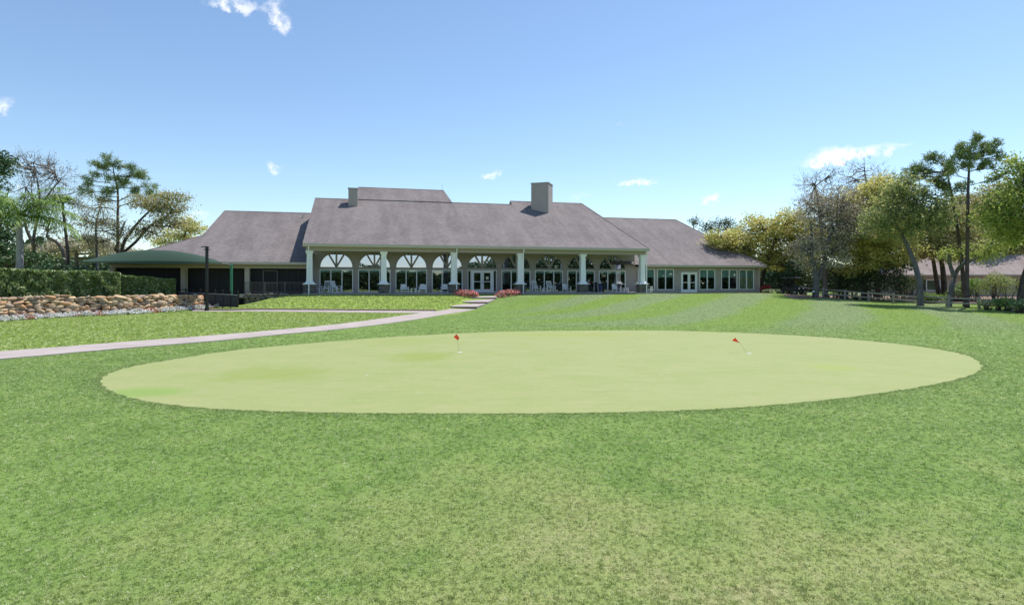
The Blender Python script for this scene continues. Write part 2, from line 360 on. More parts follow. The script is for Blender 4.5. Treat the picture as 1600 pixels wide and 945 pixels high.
M = {}
M['lawn'] = ground_mat(); M['blade'] = blade_mat(); M['green'] = green_mat(); M['concrete'] = concrete_mat(); M['mulch'] = mulch_mat()
M['riser'] = simple('step_riser', (.20, .14, .125), .85, .2, 4)  # darker than the concrete: the risers' shade is in this colour
M['shingle'] = shingle_mat('shingle', (.172, .149, .145), (.248, .216, .210))
M['old_shingle'] = shingle_mat('weathered_shingle', (.27, .215, .20), (.36, .30, .28))
M['siding'] = siding_mat('taupe_siding', (.40, .345, .32)); M['trim'] = simple('taupe_trim', (.36, .315, .295), .6)
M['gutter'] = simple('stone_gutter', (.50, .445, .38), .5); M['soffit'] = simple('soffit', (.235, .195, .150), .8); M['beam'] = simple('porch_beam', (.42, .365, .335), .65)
M['white'] = simple('white_paint', (.86, .86, .86), .45, .04); M['plastic'] = simple('white_resin', (.88, .88, .88), .4, .04)
M['ledge'] = ledge_mat('ledge_stone'); M['cream'] = simple('cream_stucco', (.50, .43, .355), .8)
M['glass'] = glass_mat('window_glass', (.78, .86, .86), .10); M['fan_glass'] = glass_mat('fanlight_glass', (.25, .25, .28), .70, .01, (.60, .65, .82, 1))
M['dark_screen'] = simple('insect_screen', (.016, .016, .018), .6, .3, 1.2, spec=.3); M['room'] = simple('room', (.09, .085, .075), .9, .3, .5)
M['blind'] = simple('roller_blind', (.62, .72, .64), .9, .06); M['drape'] = simple('drape', (.85, .76, .48), .9, .2, 9)
M['black'] = simple('black_metal', (.018, .018, .020), .45, .2); M['greymetal'] = simple('bronze_railing', (.115, .100, .092), .5)
M['sail'] = simple('green_shade_cloth', (.026, .060, .038), .9, .12, 3, .2, 60); M['greenpaint'] = simple('green_paint', (.05, .22, .13), .45)
M['mesh_fence'] = simple('fence_mesh', (.045, .045, .055), .7, .3, 8); M['steel'] = simple('galvanised', (.42, .43, .44), .4, metal=.6)
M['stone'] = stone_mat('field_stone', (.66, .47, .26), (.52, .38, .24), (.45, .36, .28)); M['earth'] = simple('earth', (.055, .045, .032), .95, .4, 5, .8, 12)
M['darkstone'] = stone_mat('dark_field_stone', (.26, .21, .17), (.18, .15, .13), (.30, .27, .24))  # darker stone tones for the terrace footing
M['rail_wood'] = simple('weathered_rail', (.34, .29, .245), .85, .3, 9, .5, 40)
M['fibreglass'] = simple('fibreglass', (.46, .47, .33), .4); M['flag'] = leafmat('orange_flag', (.88, .19, .07), (.88, .17, .06), (.88, .20, .08), .6); M['rubber'] = simple('rubber', (.02, .02, .02), .8)
M['navy'] = simple('navy_bag', (.03, .04, .13), .6); M['darkbag'] = simple('black_bag', (.02, .018, .022), .6); M['redcloth'] = simple('red_cloth', (.35, .03, .03), .7)
M['paper'] = simple('paper', (.72, .68, .55), .8)
M['bark'] = bark_mat('bark', (.060, .047, .038), (.135, .11, .092)); M['greybark'] = bark_mat('grey_bark', (.105, .10, .105), (.19, .175, .165)); M['pinebark'] = bark_mat('pine_bark', (.065, .052, .050), (.145, .11, .10))
M['palmbark'] = bark_mat('palm_bark', (.27, .25, .24), (.40, .375, .35)); M['twig'] = bark_mat('twig', (.13, .105, .09), (.22, .19, .17))
M['oak'] = leafmat('oak_leaf', (0.359, 0.398, 0.104), (0.667, 0.592, 0.191), (0.850, 0.772, 0.362)); M['oakdark'] = leafmat('dark_oak_leaf', (0.162, 0.239, 0.078), (0.340, 0.379, 0.130), (0.519, 0.505, 0.194))
M['oakbright'] = leafmat('spring_oak_leaf', (0.218, 0.326, 0.068), (0.408, 0.478, 0.103), (0.574, 0.574, 0.205)); M['oakgrey'] = leafmat('greyish_leaf', (0.375, 0.339, 0.224), (0.529, 0.469, 0.329), (0.703, 0.586, 0.445), .25)
M['oakrust'] = leafmat('rusty_leaf', (0.268, 0.299, 0.107), (0.464, 0.411, 0.167), (0.628, 0.524, 0.256), .3)
M['pine'] = leafmat('pine_needle', (0.136, 0.216, 0.077), (0.258, 0.336, 0.115), (0.408, 0.444, 0.163), .2); M['cedar'] = leafmat('cedar_leaf', (0.036, 0.072, 0.032), (0.072, 0.118, 0.047), (0.126, 0.172, 0.072), .15)
M['magnolia'] = leafmat('magnolia_leaf', (0.040, 0.100, 0.036), (0.082, 0.154, 0.054), (0.252, 0.306, 0.180), .12, rough=.3); M['palm'] = leafmat('palm_leaf', (0.115, 0.216, 0.041), (0.203, 0.317, 0.061), (0.405, 0.486, 0.162), .35)
M['hedge'] = leafmat('hedge_leaf', (0.131, 0.213, 0.053), (0.219, 0.312, 0.075), (0.650, 0.675, 0.413), .25, 1.6, .35); M['shrub'] = leafmat('shrub_leaf', (0.111, 0.215, 0.036), (0.215, 0.345, 0.052), (0.351, 0.455, 0.104), .3, 1.6)
M['pinkf'] = leafmat('pink_blossom', (0.775, 0.125, 0.163), (0.850, 0.250, 0.275), (0.850, 0.625, 0.587), .3, 4); M['whitef'] = leafmat('white_blossom', (.78, .76, .76), (.70, .68, .70), (.84, .83, .80), .25, 4)
M['redf'] = leafmat('red_blossom', (.45, .07, .07), (.55, .20, .12), (.62, .33, .20), .3, 4); M['redleaf'] = leafmat('red_leaf', (0.360, 0.036, 0.042), (0.504, 0.072, 0.072), (0.600, 0.144, 0.120), .3)
M['pale'] = leafmat('variegated_leaf', (.33, .39, .20), (.23, .31, .13), (.50, .52, .34), .2, 2)

# ------------------------------------------------------------------ ground
def axis(lo, hi, step, far_lo, far_hi):
    a = [lo]; s = step
    while a[-1] > far_lo: s *= 1.35; a.append(a[-1] - s)
    b = [hi]; s = step
    while b[-1] < far_hi: s *= 1.35; b.append(b[-1] + s)
    return np.array(sorted(set(a[1:])) + list(np.arange(lo, hi, step)) + b)
gx = axis(-62, 66, .5, -2500, 2500); gy = axis(-4, 76, .5, -1500, 3500)
GX, GY = np.meshgrid(gx, gy); GZ = terrain(GX, GY)
nx, ny = len(gx), len(gy); I = np.arange(nx * ny).reshape(ny, nx)
lawn = link('lawn', np_mesh('lawn', np.stack([GX, GY, GZ], -1).reshape(-1, 3), np.stack([I[:-1, :-1], I[:-1, 1:], I[1:, 1:], I[1:, :-1]], -1).reshape(-1, 4)), M['lawn'])
for p in lawn.data.polygons: p.use_smooth = True
tag(lawn, 'mown green lawn sloping up to the clubhouse', kind='structure')

def catmull(pts, n=12, closed=False):
    P = [np.asarray(p, float) for p in pts]; out = []; m = len(P)
    for i in range(m if closed else m - 1):
        if closed: a, b, c, d = P[(i - 1) % m], P[i], P[(i + 1) % m], P[(i + 2) % m]
        else: a, b, c, d = P[max(i - 1, 0)], P[i], P[i + 1], P[min(i + 2, m - 1)]
        for k in range(n):
            t = k / n; out.append(.5 * ((2 * b) + (c - a) * t + (2 * a - 5 * b + 4 * c - d) * t * t + (3 * b - a - 3 * c + d) * t ** 3))
    if not closed: out.append(P[-1])
    return np.array(out)
GPX = [(157, 597), (168, 585), (205, 573), (262, 563), (369, 547), (500, 535), (620, 526), (760, 519), (900, 516.5), (1040, 516.5), (1180, 521), (1290, 527), (1390, 536), (1460, 545), (1512, 556),
       (1534, 571), (1524, 583), (1490, 594), (1430, 606), (1340, 619), (1240, 630), (1120, 639), (980, 644), (840, 646), (700, 646), (560, 645.5), (440, 643), (340, 639), (262, 632), (205, 622), (170, 609)]
GP = catmull([ground_at(*p)[:2] for p in GPX], 14, True); _k = np.arange(len(GP)); GP = GP + (GP - GP.mean(0)) * (.0022 * np.sin(_k * .9) + .0018 * np.sin(_k * 2.3 + 1) + .001 * np.sin(_k * 5.1))[:, None]
def sheet_poly(name, P, dz, m, skirt=.05):
    P = np.asarray(P); tri = tessellate_polygon([[Vector((p[0], p[1], 0)) for p in P]])
    n = len(P); z = terrain(P[:, 0], P[:, 1]) + dz
    v = [(p[0], p[1], zz) for p, zz in zip(P, z)] + [(p[0], p[1], zz - skirt) for p, zz in zip(P, z)]
    f = [tuple(t) for t in tri] + [(i, (i + 1) % n, (i + 1) % n + n, i + n) for i in range(n)]
    b = MB(); b.v = v; b.f = f; return b.build(name, m)
# the green is flat here: a fan of rings keeps it smooth
cen = GP.mean(0); rings = [cen + (GP - cen) * k for k in (1, .97, .9, .75, .5, .25)]
b = MB(); n = len(GP)
for k, rg in enumerate(rings): b.v += [(p[0], p[1], .006 + .02 * (1 - [1, .97, .9, .75, .5, .25][k])) for p in rg]
for k in range(5):
    for i in range(n): j = (i + 1) % n; b.f.append((k * n + i, k * n + j, (k + 1) * n + j, (k + 1) * n + i))
b.f.append(tuple(5 * n + i for i in range(n)))
tag(b.build('putting_green', M['green'], smooth=True), 'pale close-mown oval practice putting green', kind='structure')

def in_poly(P, X, Y):
    x0, y0 = P[:, 0], P[:, 1]; x1, y1 = np.roll(x0, -1), np.roll(y0, -1); c = np.zeros(X.shape, bool)
    for a, b_, c_, d in zip(x0, y0, x1, y1):
        k = ((b_ > Y) != (d > Y)) & (X < (c_ - a) * (Y - b_) / (d - b_ + 1e-12) + a); c ^= k
    return c

PU = catmull([ground_at(*p)[:2] for p in ((-200, 562), (0, 550), (170, 537), (340, 524), (440, 515.5), (540, 505.5), (640, 492), (668, 488.3), (703, 483))], 10)
PL_ = catmull([ground_at(*p)[:2] for p in ((-200, 577), (0, 562), (170, 547), (340, 533), (440, 523), (540, 513.8), (640, 501), (700, 491), (743, 483.4))], 10)
def strip(name, A, B, dz, m, seg=4, thick=.1):
    A, B = np.asarray(A), np.asarray(B); n = len(A); b = MB(); rows = []
    for k in range(seg + 1):
        P = A + (B - A) * k / seg; rows.append([(p[0], p[1], float(terrain(p[0], p[1])) + dz) for p in P])
    for k in range(seg): b.quadstrip(rows[k], rows[k + 1])
    for r in (rows[0], rows[-1]): b.quadstrip(r, [(p[0], p[1], p[2] - thick) for p in r])
    return b.build(name, m)
tag(strip('path', PU, PL_, .035, M['concrete']), 'pinkish concrete path curving past the green to the steps', kind='structure')
SU = catmull([ground_at(*p)[:2] for p in ((300, 484.5), (400, 484.6), (500, 485), (600, 485.8), (681, 486.2))], 10)
SL = catmull([ground_at(*p)[:2] for p in ((300, 486.6), (400, 487), (500, 488), (600, 489), (662, 489.7))], 10)
tag(strip('side_path', SU, SL, .03, M['concrete']), 'narrow pale side path below the grass bank', kind='structure')
# low dark edging along the side path
b = MB(); e = SU[:]; rowa = [(p[0], p[1] + .02, float(terrain(*p)) + .11) for p in e]; rowb = [(p[0], p[1] + .10, float(terrain(*p)) + .13) for p in e]
b.quadstrip([(p[0], p[1] + .02, float(terrain(*p)) - .05) for p in e], rowa); b.quadstrip(rowa, rowb)
tag(b.build('path_edging', M['riser']), 'low dark edging at the foot of the grass bank', 'edging')

# steps: three sloping treads, each with a riser strip, its shade put into the colour
steps = empty('garden_steps', tuple(ground_at(724, 482.5))); SO = np.array(steps.location)
tag(steps, 'broad concrete steps with shaded risers climbing to the double doors', 'steps')
ST = [((703, 745), 48.6, .26, .46), ((722, 761.5), 50.4, .66, .80), ((738, 776), 52.2, 1.00, 1.14), ((741, 777), 54.6, 1.30, 1.44)]
for i in range(3):
    (xa, xb), D, zb, zt = ST[i]; (xc, xd), D2, zb2, _ = ST[i + 1]
    ov = .12
    A = ((xa - 800) / F * D, D, zt); B = ((xb - 800) / F * D, D, zt); C = ((xd - 800) / F * D2, D2 + ov, zb2 + .01); E_ = ((xc - 800) / F * D2, D2 + ov, zb2 + .01)
    q = [np.array(p) - SO for p in (A, B, C, E_)]
    t_ = MB().hexa([p - np.array([0, 0, .5]) + np.array([0, .03, 0]) * (k < 2) for k, p in enumerate(q)], q).build('step', M['concrete'], steps)
    a, c = q[0], q[1]
    MB().hexa([a + (.0, -.012, -.45), c + (0, -.012, -.45), c + (0, .02, -.45), a + (0, .02, -.45)], [a + (0, -.012, -.045), c + (0, -.012, -.045), c + (0, .02, -.045), a + (0, .02, -.045)]).build('riser', M['riser'], t_)

# mulch bed along the fence on the right
ML = [ground_at(*p)[:2] for p in ((1184, 457.6), (1225, 461), (1271, 465.5), (1340, 468), (1400, 470.5), (1470, 473.5), (1540, 476.5), (1610, 480), (1750, 487))]
MLa = catmull(ML, 8); MLb = MLa + np.stack([np.linspace(10, 30, len(MLa)), np.linspace(30, 10, len(MLa))], -1)
tag(strip('mulch_bed', MLa, MLb, .03, M['mulch'], 30, .1), 'brown leaf-strewn mulch strip under the trees', kind='structure')

# ------------------------------------------------------------------ clubhouse
CH = empty('clubhouse', (P1[0], P1[1], ZF), TH)
tag(CH, 'long taupe clubhouse with a grey shingle roof and a white-columned porch', 'building')
def wall_holes(name, outer, holes, v, depth, m, parent, ax=None):
    """front wall (u,w polygon with openings) and its reveals; returns object"""
    b = MB(); polys = [[Vector((p[0], p[1], 0)) for p in outer]] + [[Vector((p[0], p[1], 0)) for p in h] for h in holes]
    flat = [p for q in polys for p in q]
    for t in tessellate_polygon(polys): b.f.append(tuple(t))
    b.v = [(p.x, v, p.y) for p in flat]
    for h in holes:
        a = [(p[0], v, p[1]) for p in h] + [(h[0][0], v, h[0][1])]; b.quadstrip(a, [(p[0], v + depth, p[2]) for p in a])
    o = b.build(name, m, parent, fix=False)
    return o
def rect(a, b, c, d): return [(a, c), (b, c), (b, d), (a, d)]
def frame_mb(a, b, c, d, v0, v1, w, mull=(), b_=None):
    """rectangular frame with vertical mullions"""
    m = b_ or MB()
    m.box(a, a + w, v0, v1, c, d); m.box(b - w, b, v0, v1, c, d); m.box(a + w, b - w, v0, v1, c, c + w); m.box(a + w, b - w, v0, v1, d - w, d)
    for x in mull: m.box(x - w * .65, x + w * .65, v0 + .005, v1, c + w, d - w)
    return m
def window(a, b, c, d, v, n, blind=0.0, drape=False):
    o = frame_mb(a, b, c, d, v - .03, v + .07, .075, [a + (b - a) * k / n for k in range(1, n)]).build('window', M['white'], CH)
    for k in range(n):
        x0 = a + (b - a) * k / n + .05; x1 = a + (b - a) * (k + 1) / n - .05
        MB().box(x0, x1, v + .03, v + .042, c + .06, d - .06).build('pane', M['glass'], o)
        if blind: MB().box(x0 + .01, x1 - .01, v + .10, v + .11, d - blind, d - .05).build('blind', M['blind'], o)
        if drape:
            for q in range(3):
                xx = x0 + (x1 - x0) * (q + .5) / 3; MB().box(xx - .11, xx + .11, v + .14, v + .2, c + .05, d - .3).build('drape', M['drape'], o)
    return o
BAY = [2.14 + 3.583 * k for k in range(9)]; VW = 3.0
HW, AH, AB, AT = 1.52, 1.40, 2.50, 3.90
def arch(c, hw=HW, base=AB, top=AT, n=18): return [(c - hw * math.cos(math.pi * k / n), base + (top - base) * math.sin(math.pi * k / n)) for k in range(n + 1)]
holes = []
for k, c in enumerate(BAY):
    holes.append(rect(c - 1.55, c + 1.55, .02, 2.28)); holes.append(arch(c))
wall_holes('wall', rect(-.15, 33.38, -.25, 4.35), holes, VW, .16, M['siding'], CH).data.name = 'porch_wall'
rng = random.Random(4)
for k, c in enumerate(BAY):
    if k == 4:                                           # entrance: double doors between two sidelights
        for s in (-1, 1):
            sx = c + s * 1.33
            o = frame_mb(sx - .19, sx + .19, .02, 2.28, VW - .03, VW + .07, .07).build('sidelight', M['white'], CH)
            MB().box(sx - .13, sx + .13, VW + .03, VW + .042, .08, 2.22).build('pane', M['glass'], o)
        fr = MB().box(c - 1.12, c - 1.02, VW - .05, VW + .1, .0, 2.28).box(c + 1.02, c + 1.12, VW - .05, VW + .1, 0, 2.28).box(c - 1.02, c + 1.02, VW - .05, VW + .1, 2.16, 2.28).build('door_frame', M['white'], CH)
        for s in (-1, 1):
            x0, x1 = (c - 1.015, c - .01) if s < 0 else (c + .01, c + 1.015)
            dr = MB()
            dr.box(x0, x0 + .16, VW - .02, VW + .04, .02, 2.15).box(x1 - .16, x1, VW - .02, VW + .04, .02, 2.15).box(x0 + .16, x1 - .16, VW - .02, VW + .04, .02, .30).box(x0 + .16, x1 - .16, VW - .02, VW + .04, 2.0, 2.15).box(x0 + .16, x1 - .16, VW - .02, VW + .04, 1.06, 1.13)
            d = dr.build('door', M['white'], CH)
            MB().box(x0 + .15, x1 - .15, VW + .008, VW + .02, .29, 1.07).build('pane', M['glass'], d); MB().box(x0 + .15, x1 - .15, VW + .008, VW + .02, 1.12, 2.01).build('pane', M['glass'], d)
            hx = x1 - .08 if s < 0 else x0 + .08
            MB().tube([(hx, VW - .06, .85), (hx, VW - .06, 1.25)], .015, 6).build('handle', M['steel'], d)
        MB().box(c + .40, c + .66, VW - .0, VW + .006, 1.32, 1.62).build('notice', M['paper'], CH)
        for s in (-1, 1): MB().box(c + s * 1.13 - (.0 if s < 0 else -.0), c + s * 1.14, VW + .0, VW + .1, .02, 2.28)
    else:
        window(c - 1.55, c + 1.55, .02, 2.28, VW + .02, 3, .28 + .05 * rng.random())
    # fan light: surround, radiating bars, four panes
    sur = MB(); o_ = arch(c, HW + .10, AB, AT + .09); i_ = arch(c, HW - .04, AB, AT - .04)
    for q in range(len(o_) - 1):
        sur.hexa([(o_[q][0], VW - .035, o_[q][1]), (o_[q + 1][0], VW - .035, o_[q + 1][1]), (i_[q + 1][0], VW - .035, i_[q + 1][1]), (i_[q][0], VW - .035, i_[q][1])],
                 [(o_[q][0], VW + .06, o_[q][1]), (o_[q + 1][0], VW + .06, o_[q + 1][1]), (i_[q + 1][0], VW + .06, i_[q + 1][1]), (i_[q][0], VW + .06, i_[q][1])])
    sur.box(c - HW - .10, c + HW + .10, VW - .04, VW + .06, AB - .17, AB + .0)
    fan = sur.build('fanlight', M['trim'], CH)
    def ray(a): return (c + (HW - .02) * math.cos(a), AB + (AT - AB - .02) * math.sin(a))
    for a in (62, 90, 118):
        e_ = ray(math.radians(a)); MB().bar((c, VW - .01, AB), (e_[0], VW - .01, e_[1]), .17, .07, (0, 1, 0)).build('muntin', M['trim'], fan)
    an = [0, 62, 90, 118, 180]
    for q in range(4):
        pts = [(c, AB)] + [ray(math.radians(an[q] + (an[q + 1] - an[q]) * s / 6)) for s in range(7)]
        MB().prism(pts, 'y', VW + .045, VW + .055).build('pane', M['fan_glass'], fan)
# porch floor, ceiling, beam, gutter, soffit
MB().box(-.6, 33.6, -.65, 3.0, -.5, 0).build('porch_floor', M['concrete'], CH)
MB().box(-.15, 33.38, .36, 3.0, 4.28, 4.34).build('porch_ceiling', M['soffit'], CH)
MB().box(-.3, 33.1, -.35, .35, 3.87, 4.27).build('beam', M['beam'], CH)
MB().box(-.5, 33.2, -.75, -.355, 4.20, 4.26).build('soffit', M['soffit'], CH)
MB().prism([(-.93, 4.28), (-.93, 4.50), (-.76, 4.50), (-.76, 4.20), (-.86, 4.20)], 'x', -.52, 33.22).build('gutter', M['gutter'], CH)
MB().prism([(33.0, 4.2), (33.24, 4.28), (33.24, 4.5), (33.0, 4.5)], 'y', -.75, 12).build('gutter', M['gutter'], CH)
# columns: dark ledge-stone pedestal, white cap plate, flared foot, tapered shaft, capital
def frus(b, cx, cy, z0, z1, h0, h1): return b.hexa([(cx - h0, cy - h0, z0), (cx + h0, cy - h0, z0), (cx + h0, cy + h0, z0), (cx - h0, cy + h0, z0)], [(cx - h1, cy - h1, z1), (cx + h1, cy - h1, z1), (cx + h1, cy + h1, z1), (cx - h1, cy + h1, z1)])
CU = [6.563 * k for k in range(6)]
for k, cu in enumerate(CU):
    b = MB(); frus(b, cu, 0, 1.1, 3.62, .265, .235)
    shaft = b.build('column', M['white'], CH)
    frus(MB(), cu, 0, .90, 1.12, .44, .275).build('flared_foot', M['white'], shaft)
    b = MB(); frus(b, cu, 0, 3.62, 3.74, .29, .30); frus(b, cu, 0, 3.74, 3.868, .33, .33); b.build('capital', M['white'], shaft)
    frus(MB(), cu, 0, -.25, .82, .47, .46).build('pedestal', M['ledge'], shaft)
    frus(MB(), cu, 0, .82, .90, .56, .55).build('cap_plate', M['white'], shaft)
for cu in (CU[0] - .02, CU[2] + .2, CU[3] + .2, CU[5] + .22):
    MB().tube([(cu, -.84, 4.3), (cu, -.82, 4.1), (cu, -.62, 3.8), (cu, -.62, -.12)], .055, 8).build('downspout', M['white'], CH)
# main roof: one front slope with a stepped ridge line
TP = .5; EV, EW = -.9, 4.5
def rw(v): return EW + TP * (v - EV)
def roof_block(b, u0, u1, vr, ut0=None, ut1=None, cap0=False, cap1=False):
    ut0 = u0 if ut0 is None else ut0; ut1 = u1 if ut1 is None else ut1
    vb = 2 * vr - EV; w = rw(vr)
    b.poly([(u0, EV, EW), (u1, EV, EW), (ut1, vr, w), (ut0, vr, w)]); b.poly([(u1, vb, EW), (u0, vb, EW), (ut0, vr, w), (ut1, vr, w)])
    if cap0: b.poly([(u0, EV, EW), (ut0, vr, w), (u0, vb, EW)])
    if cap1: b.poly([(u1, EV, EW), (u1, vb, EW), (ut1, vr, w)])
b = MB(); roof_block(b, -.52, 3.9, 10.4)
b.poly([(3.9, EV, EW), (14.35, EV, EW), (14.35, 10.35, rw(10.35)), (3.9, 10.35, rw(10.35))])
roof_block(b, 14.35, 21.45, 10.42); roof_block(b, 21.45, 33.22, 11.55, 21.45, 30.4, True, True)
roof = b.build('roof', M['shingle'], CH, fix=False)
b = MB(); up = .10                                              # taller rear section, stepping up out of the slope
b.poly([(3.9, 10.2, rw(10.2) + up), (14.35, 10.2, rw(10.2) + up), (13.87, 14.4, rw(14.4)), (3.9, 14.4, rw(14.4))]); b.poly([(14.35, 10.2, rw(10.2) + up), (14.35, 18.6, rw(10.2)), (13.87, 14.4, rw(14.4))])
b.poly([(3.9, 10.2, rw(10.2) - .1), (14.35, 10.2, rw(10.2) - .1), (14.35, 10.2, rw(10.2) + up), (3.9, 10.2, rw(10.2) + up)])
b.poly([(3.9, 10.2, rw(10.2)), (3.9, 14.4, rw(14.4)), (3.9, 18.6, rw(10.2))]); b.poly([(3.9, 14.4, rw(14.4)), (13.87, 14.4, rw(14.4)), (14.35, 29.7, EW), (3.9, 29.7, EW)])
b.build('upper_roof', M['shingle'], CH, fix=False)
for a_, b__, v_ in ((-.52, 3.9, 10.4), (14.35, 21.45, 10.42), (21.45, 30.4, 11.55), (3.9, 13.87, 14.4)):
    MB().prism([(v_ - .16, rw(v_) - .055), (v_, rw(v_) + .035), (v_ + .16, rw(v_) - .055)], 'x', a_, b__).build('ridge_cap', M['shingle'], roof)
def edge_cap(p, q, parent, w=.22): return MB().bar(p, q, w, .05).build('hip_cap', M['shingle'], parent)
edge_cap((30.4, 11.55, rw(11.55)), (33.22, -.9, 4.51), roof)
MB().prism([(EV, EW - .26), (EV, EW - .02), (10.4, rw(10.4) - .02), (21.7, EW - .02), (21.7, EW - .26), (10.4, rw(10.4) - .30)], 'x', -.50, -.44).build('rake_board', M['trim'], CH)
MB().prism([(3.0, -.5), (3.0, 4.3), (3.0, rw(3.0) - .3), (10.4, rw(10.4) - .3), (20, rw(.8) - .3), (20, -.5)], 'x', -.15, -.05).build('gable_wall', M['siding'], CH)
MB().prism([(EV + .5, 4.26), (3.0, 4.26), (3.0, rw(3.0) - .1)], 'x', -.15, -.05).build('gable_wall', M['siding'], CH)
# chimneys
ce1, ce2 = np.array([math.cos(math.radians(-31.5)), math.sin(math.radians(-31.5))]), np.array([math.sin(math.radians(31.5)), math.cos(math.radians(31.5))])
def cpoly(o): c0 = np.array([25.1, 8.0]) + ce1 * o - ce2 * o; w_ = 2.05 + 2 * o; return [tuple(c0 - ce1 * w_), tuple(c0), tuple(c0 + ce2 * w_), tuple(c0 - ce1 * w_ + ce2 * w_)]
ch = MB().prism(cpoly(0), 'z', 8.2, 12.42).build('chimney', M['siding'], CH); MB().prism(cpoly(.05), 'z', 12.42, 12.52).build('chimney_cap', M['trim'], ch)
ch = MB().box(3.03, 3.98, 8.4, 9.5, 8.4, 11.0).build('chimney', M['siding'], CH); MB().box(2.98, 4.03, 8.35, 9.55, 11.0, 11.08).build('chimney_cap', M['trim'], ch)
MB().tube([(13.7, 14.4, 12.1), (13.7, 14.4, 12.9)], .015, 5).build('lightning_rod', M['steel'], roof)
# right wing
RV, RW0 = 2.2, 2.95
def rr(v): return RW0 + TP * (v - RV)
b = MB(); b.poly([(30.5, RV, RW0), (49.4, RV, RW0), (45.3, 15.4, rr(15.4)), (30.5, 15.4, rr(15.4))]); b.poly([(49.4, RV, RW0), (49.4, 28.6, RW0), (45.3, 15.4, rr(15.4))]); b.poly([(30.5, 15.4, rr(15.4)), (45.3, 15.4, rr(15.4)), (49.4, 28.6, RW0), (30.5, 28.6, RW0)])
wr = b.build('wing_roof', M['shingle'], CH, fix=False); edge_cap((45.3, 15.4, rr(15.4)), (49.4, 2.2, 2.96), wr)
MB().prism([(15.24, rr(15.4) - .055), (15.4, rr(15.4) + .035), (15.56, rr(15.4) - .055)], 'x', 34, 45.3).build('ridge_cap', M['shingle'], wr)
MB().prism([(RV - .04, 2.76), (RV - .04, 2.945), (RV + .12, 2.945), (RV + .12, 2.70), (RV + .03, 2.70)], 'x', 33.9, 49.42).build('gutter', M['gutter'], CH)
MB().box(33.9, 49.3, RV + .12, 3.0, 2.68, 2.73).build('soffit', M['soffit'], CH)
MB().prism([(49.28, 2.72), (49.44, 2.76), (49.44, 2.945), (49.28, 2.945)], 'y', RV + .13, 28.6).build('gutter', M['gutter'], CH)
RW = [(33.85, 35.83), (36.14, 38.17), (41.35, 43.33), (44.12, 46.18), (46.43, 48.37)]
wall_holes('wall', rect(33.38, 49.1, -.3, 2.75), [rect(a, b_, .2, 2.5) for a, b_ in RW] + [rect(39.04, 41.03, -.1, 2.18)], VW, .16, M['siding'], CH)
for k, (a, b_) in enumerate(RW): window(a, b_, .2, 2.5, VW + .02, 2, .92, k == 4)
c = 40.035; dz = -.1
MB().box(c - .995, c - .91, VW - .05, VW + .1, dz, 2.18).box(c + .91, c + .995, VW - .05, VW + .1, dz, 2.18).box(c - .91, c + .91, VW - .05, VW + .1, 2.08, 2.18).build('door_frame', M['white'], CH)
for s in (-1, 1):
    x0, x1 = (c - .905, c - .008) if s < 0 else (c + .008, c + .905)
    d = MB().box(x0, x0 + .15, VW - .02, VW + .04, dz, 2.07).box(x1 - .15, x1, VW - .02, VW + .04, dz, 2.07).box(x0 + .15, x1 - .15, VW - .02, VW + .04, dz, .24).box(x0 + .15, x1 - .15, VW - .02, VW + .04, 1.93, 2.07).box(x0 + .15, x1 - .15, VW - .02, VW + .04, .98, 1.05).build('door', M['white'], CH)
    MB().box(x0 + .14, x1 - .14, VW + .008, VW + .02, .23, .99).build('pane', M['glass'], d); MB().box(x0 + .14, x1 - .14, VW + .008, VW + .02, 1.04, 1.94).build('pane', M['glass'], d)
MB().box(48.95, 49.16, VW - .03, VW + .15, -.3, 2.68).build('corner_board', M['gutter'], CH)
MB().box(49.0, 49.1, VW + .15, 27, -.3, 2.75).build('side_wall', M['siding'], CH)
MB().tube([(33.72, VW - .1, -.1), (33.72, VW - .1, 2.3), (33.4, VW - .12, 2.55), (33.15, VW - .5, 2.8), (33.1, VW - .6, 3.9)], .05, 8).build('downspout', M['cream'], CH)
lt = MB().box(38.6, 38.72, VW - .12, VW, 2.05, 2.38).build('wall_light', M['steel'], CH)
# left wing: deep open verandah with dark screens
LV, LW0 = 1.0, 2.85
def lr(v): return LW0 + TP * (v - LV)
b = MB()
K = (-10.46, 6.6, lr(6.6)); R_ = (-10.0, 12.9, lr(12.9)); Cn = (-16.6, LV, LW0)
b.poly([Cn, (.0, LV, LW0), (.0, 12.9, lr(12.9)), R_, K])
Kb = (K[0], 19.2, K[2]); Cb = (-16.6, 24.8, LW0); b.poly([R_, Kb, K]); b.poly([K, Kb, Cb, Cn]); b.poly([R_, (.0, 12.9, lr(12.9)), (.0, 24.8, LW0), Cb, Kb])
lw = b.build('wing_roof', M['shingle'], CH, fix=False); edge_cap(K, R_, lw); edge_cap(K, Cn, lw, .18)
MB().prism([(12.74, lr(12.9) - .055), (12.9, lr(12.9) + .035), (13.06, lr(12.9) - .055)], 'x', -10, -.1).build('ridge_cap', M['shingle'], lw)
MB().tube([(-1.9, 11.4, lr(11.4) - .1), (-1.9, 11.4, lr(11.4) + .35)], .06, 6).build('vent_pipe', M['steel'], lw)
MB().prism([(LV - .04, 2.66), (LV - .04, 2.845), (LV + .12, 2.845), (LV + .12, 2.60), (LV + .03, 2.60)], 'x', -16.62, -.1).build('gutter', M['gutter'], CH)
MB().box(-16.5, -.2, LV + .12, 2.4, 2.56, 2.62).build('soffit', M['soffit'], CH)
MB().box(-16.5, -.15, 1.65, 2.1, 2.30, 2.555).build('beam', M['cream'], CH)
for cu in (-16.5, -10.9, -5.62): MB().box(cu - .2, cu + .2, 1.68, 2.07, -1.2, 2.30).build('post', M['cream'], CH)
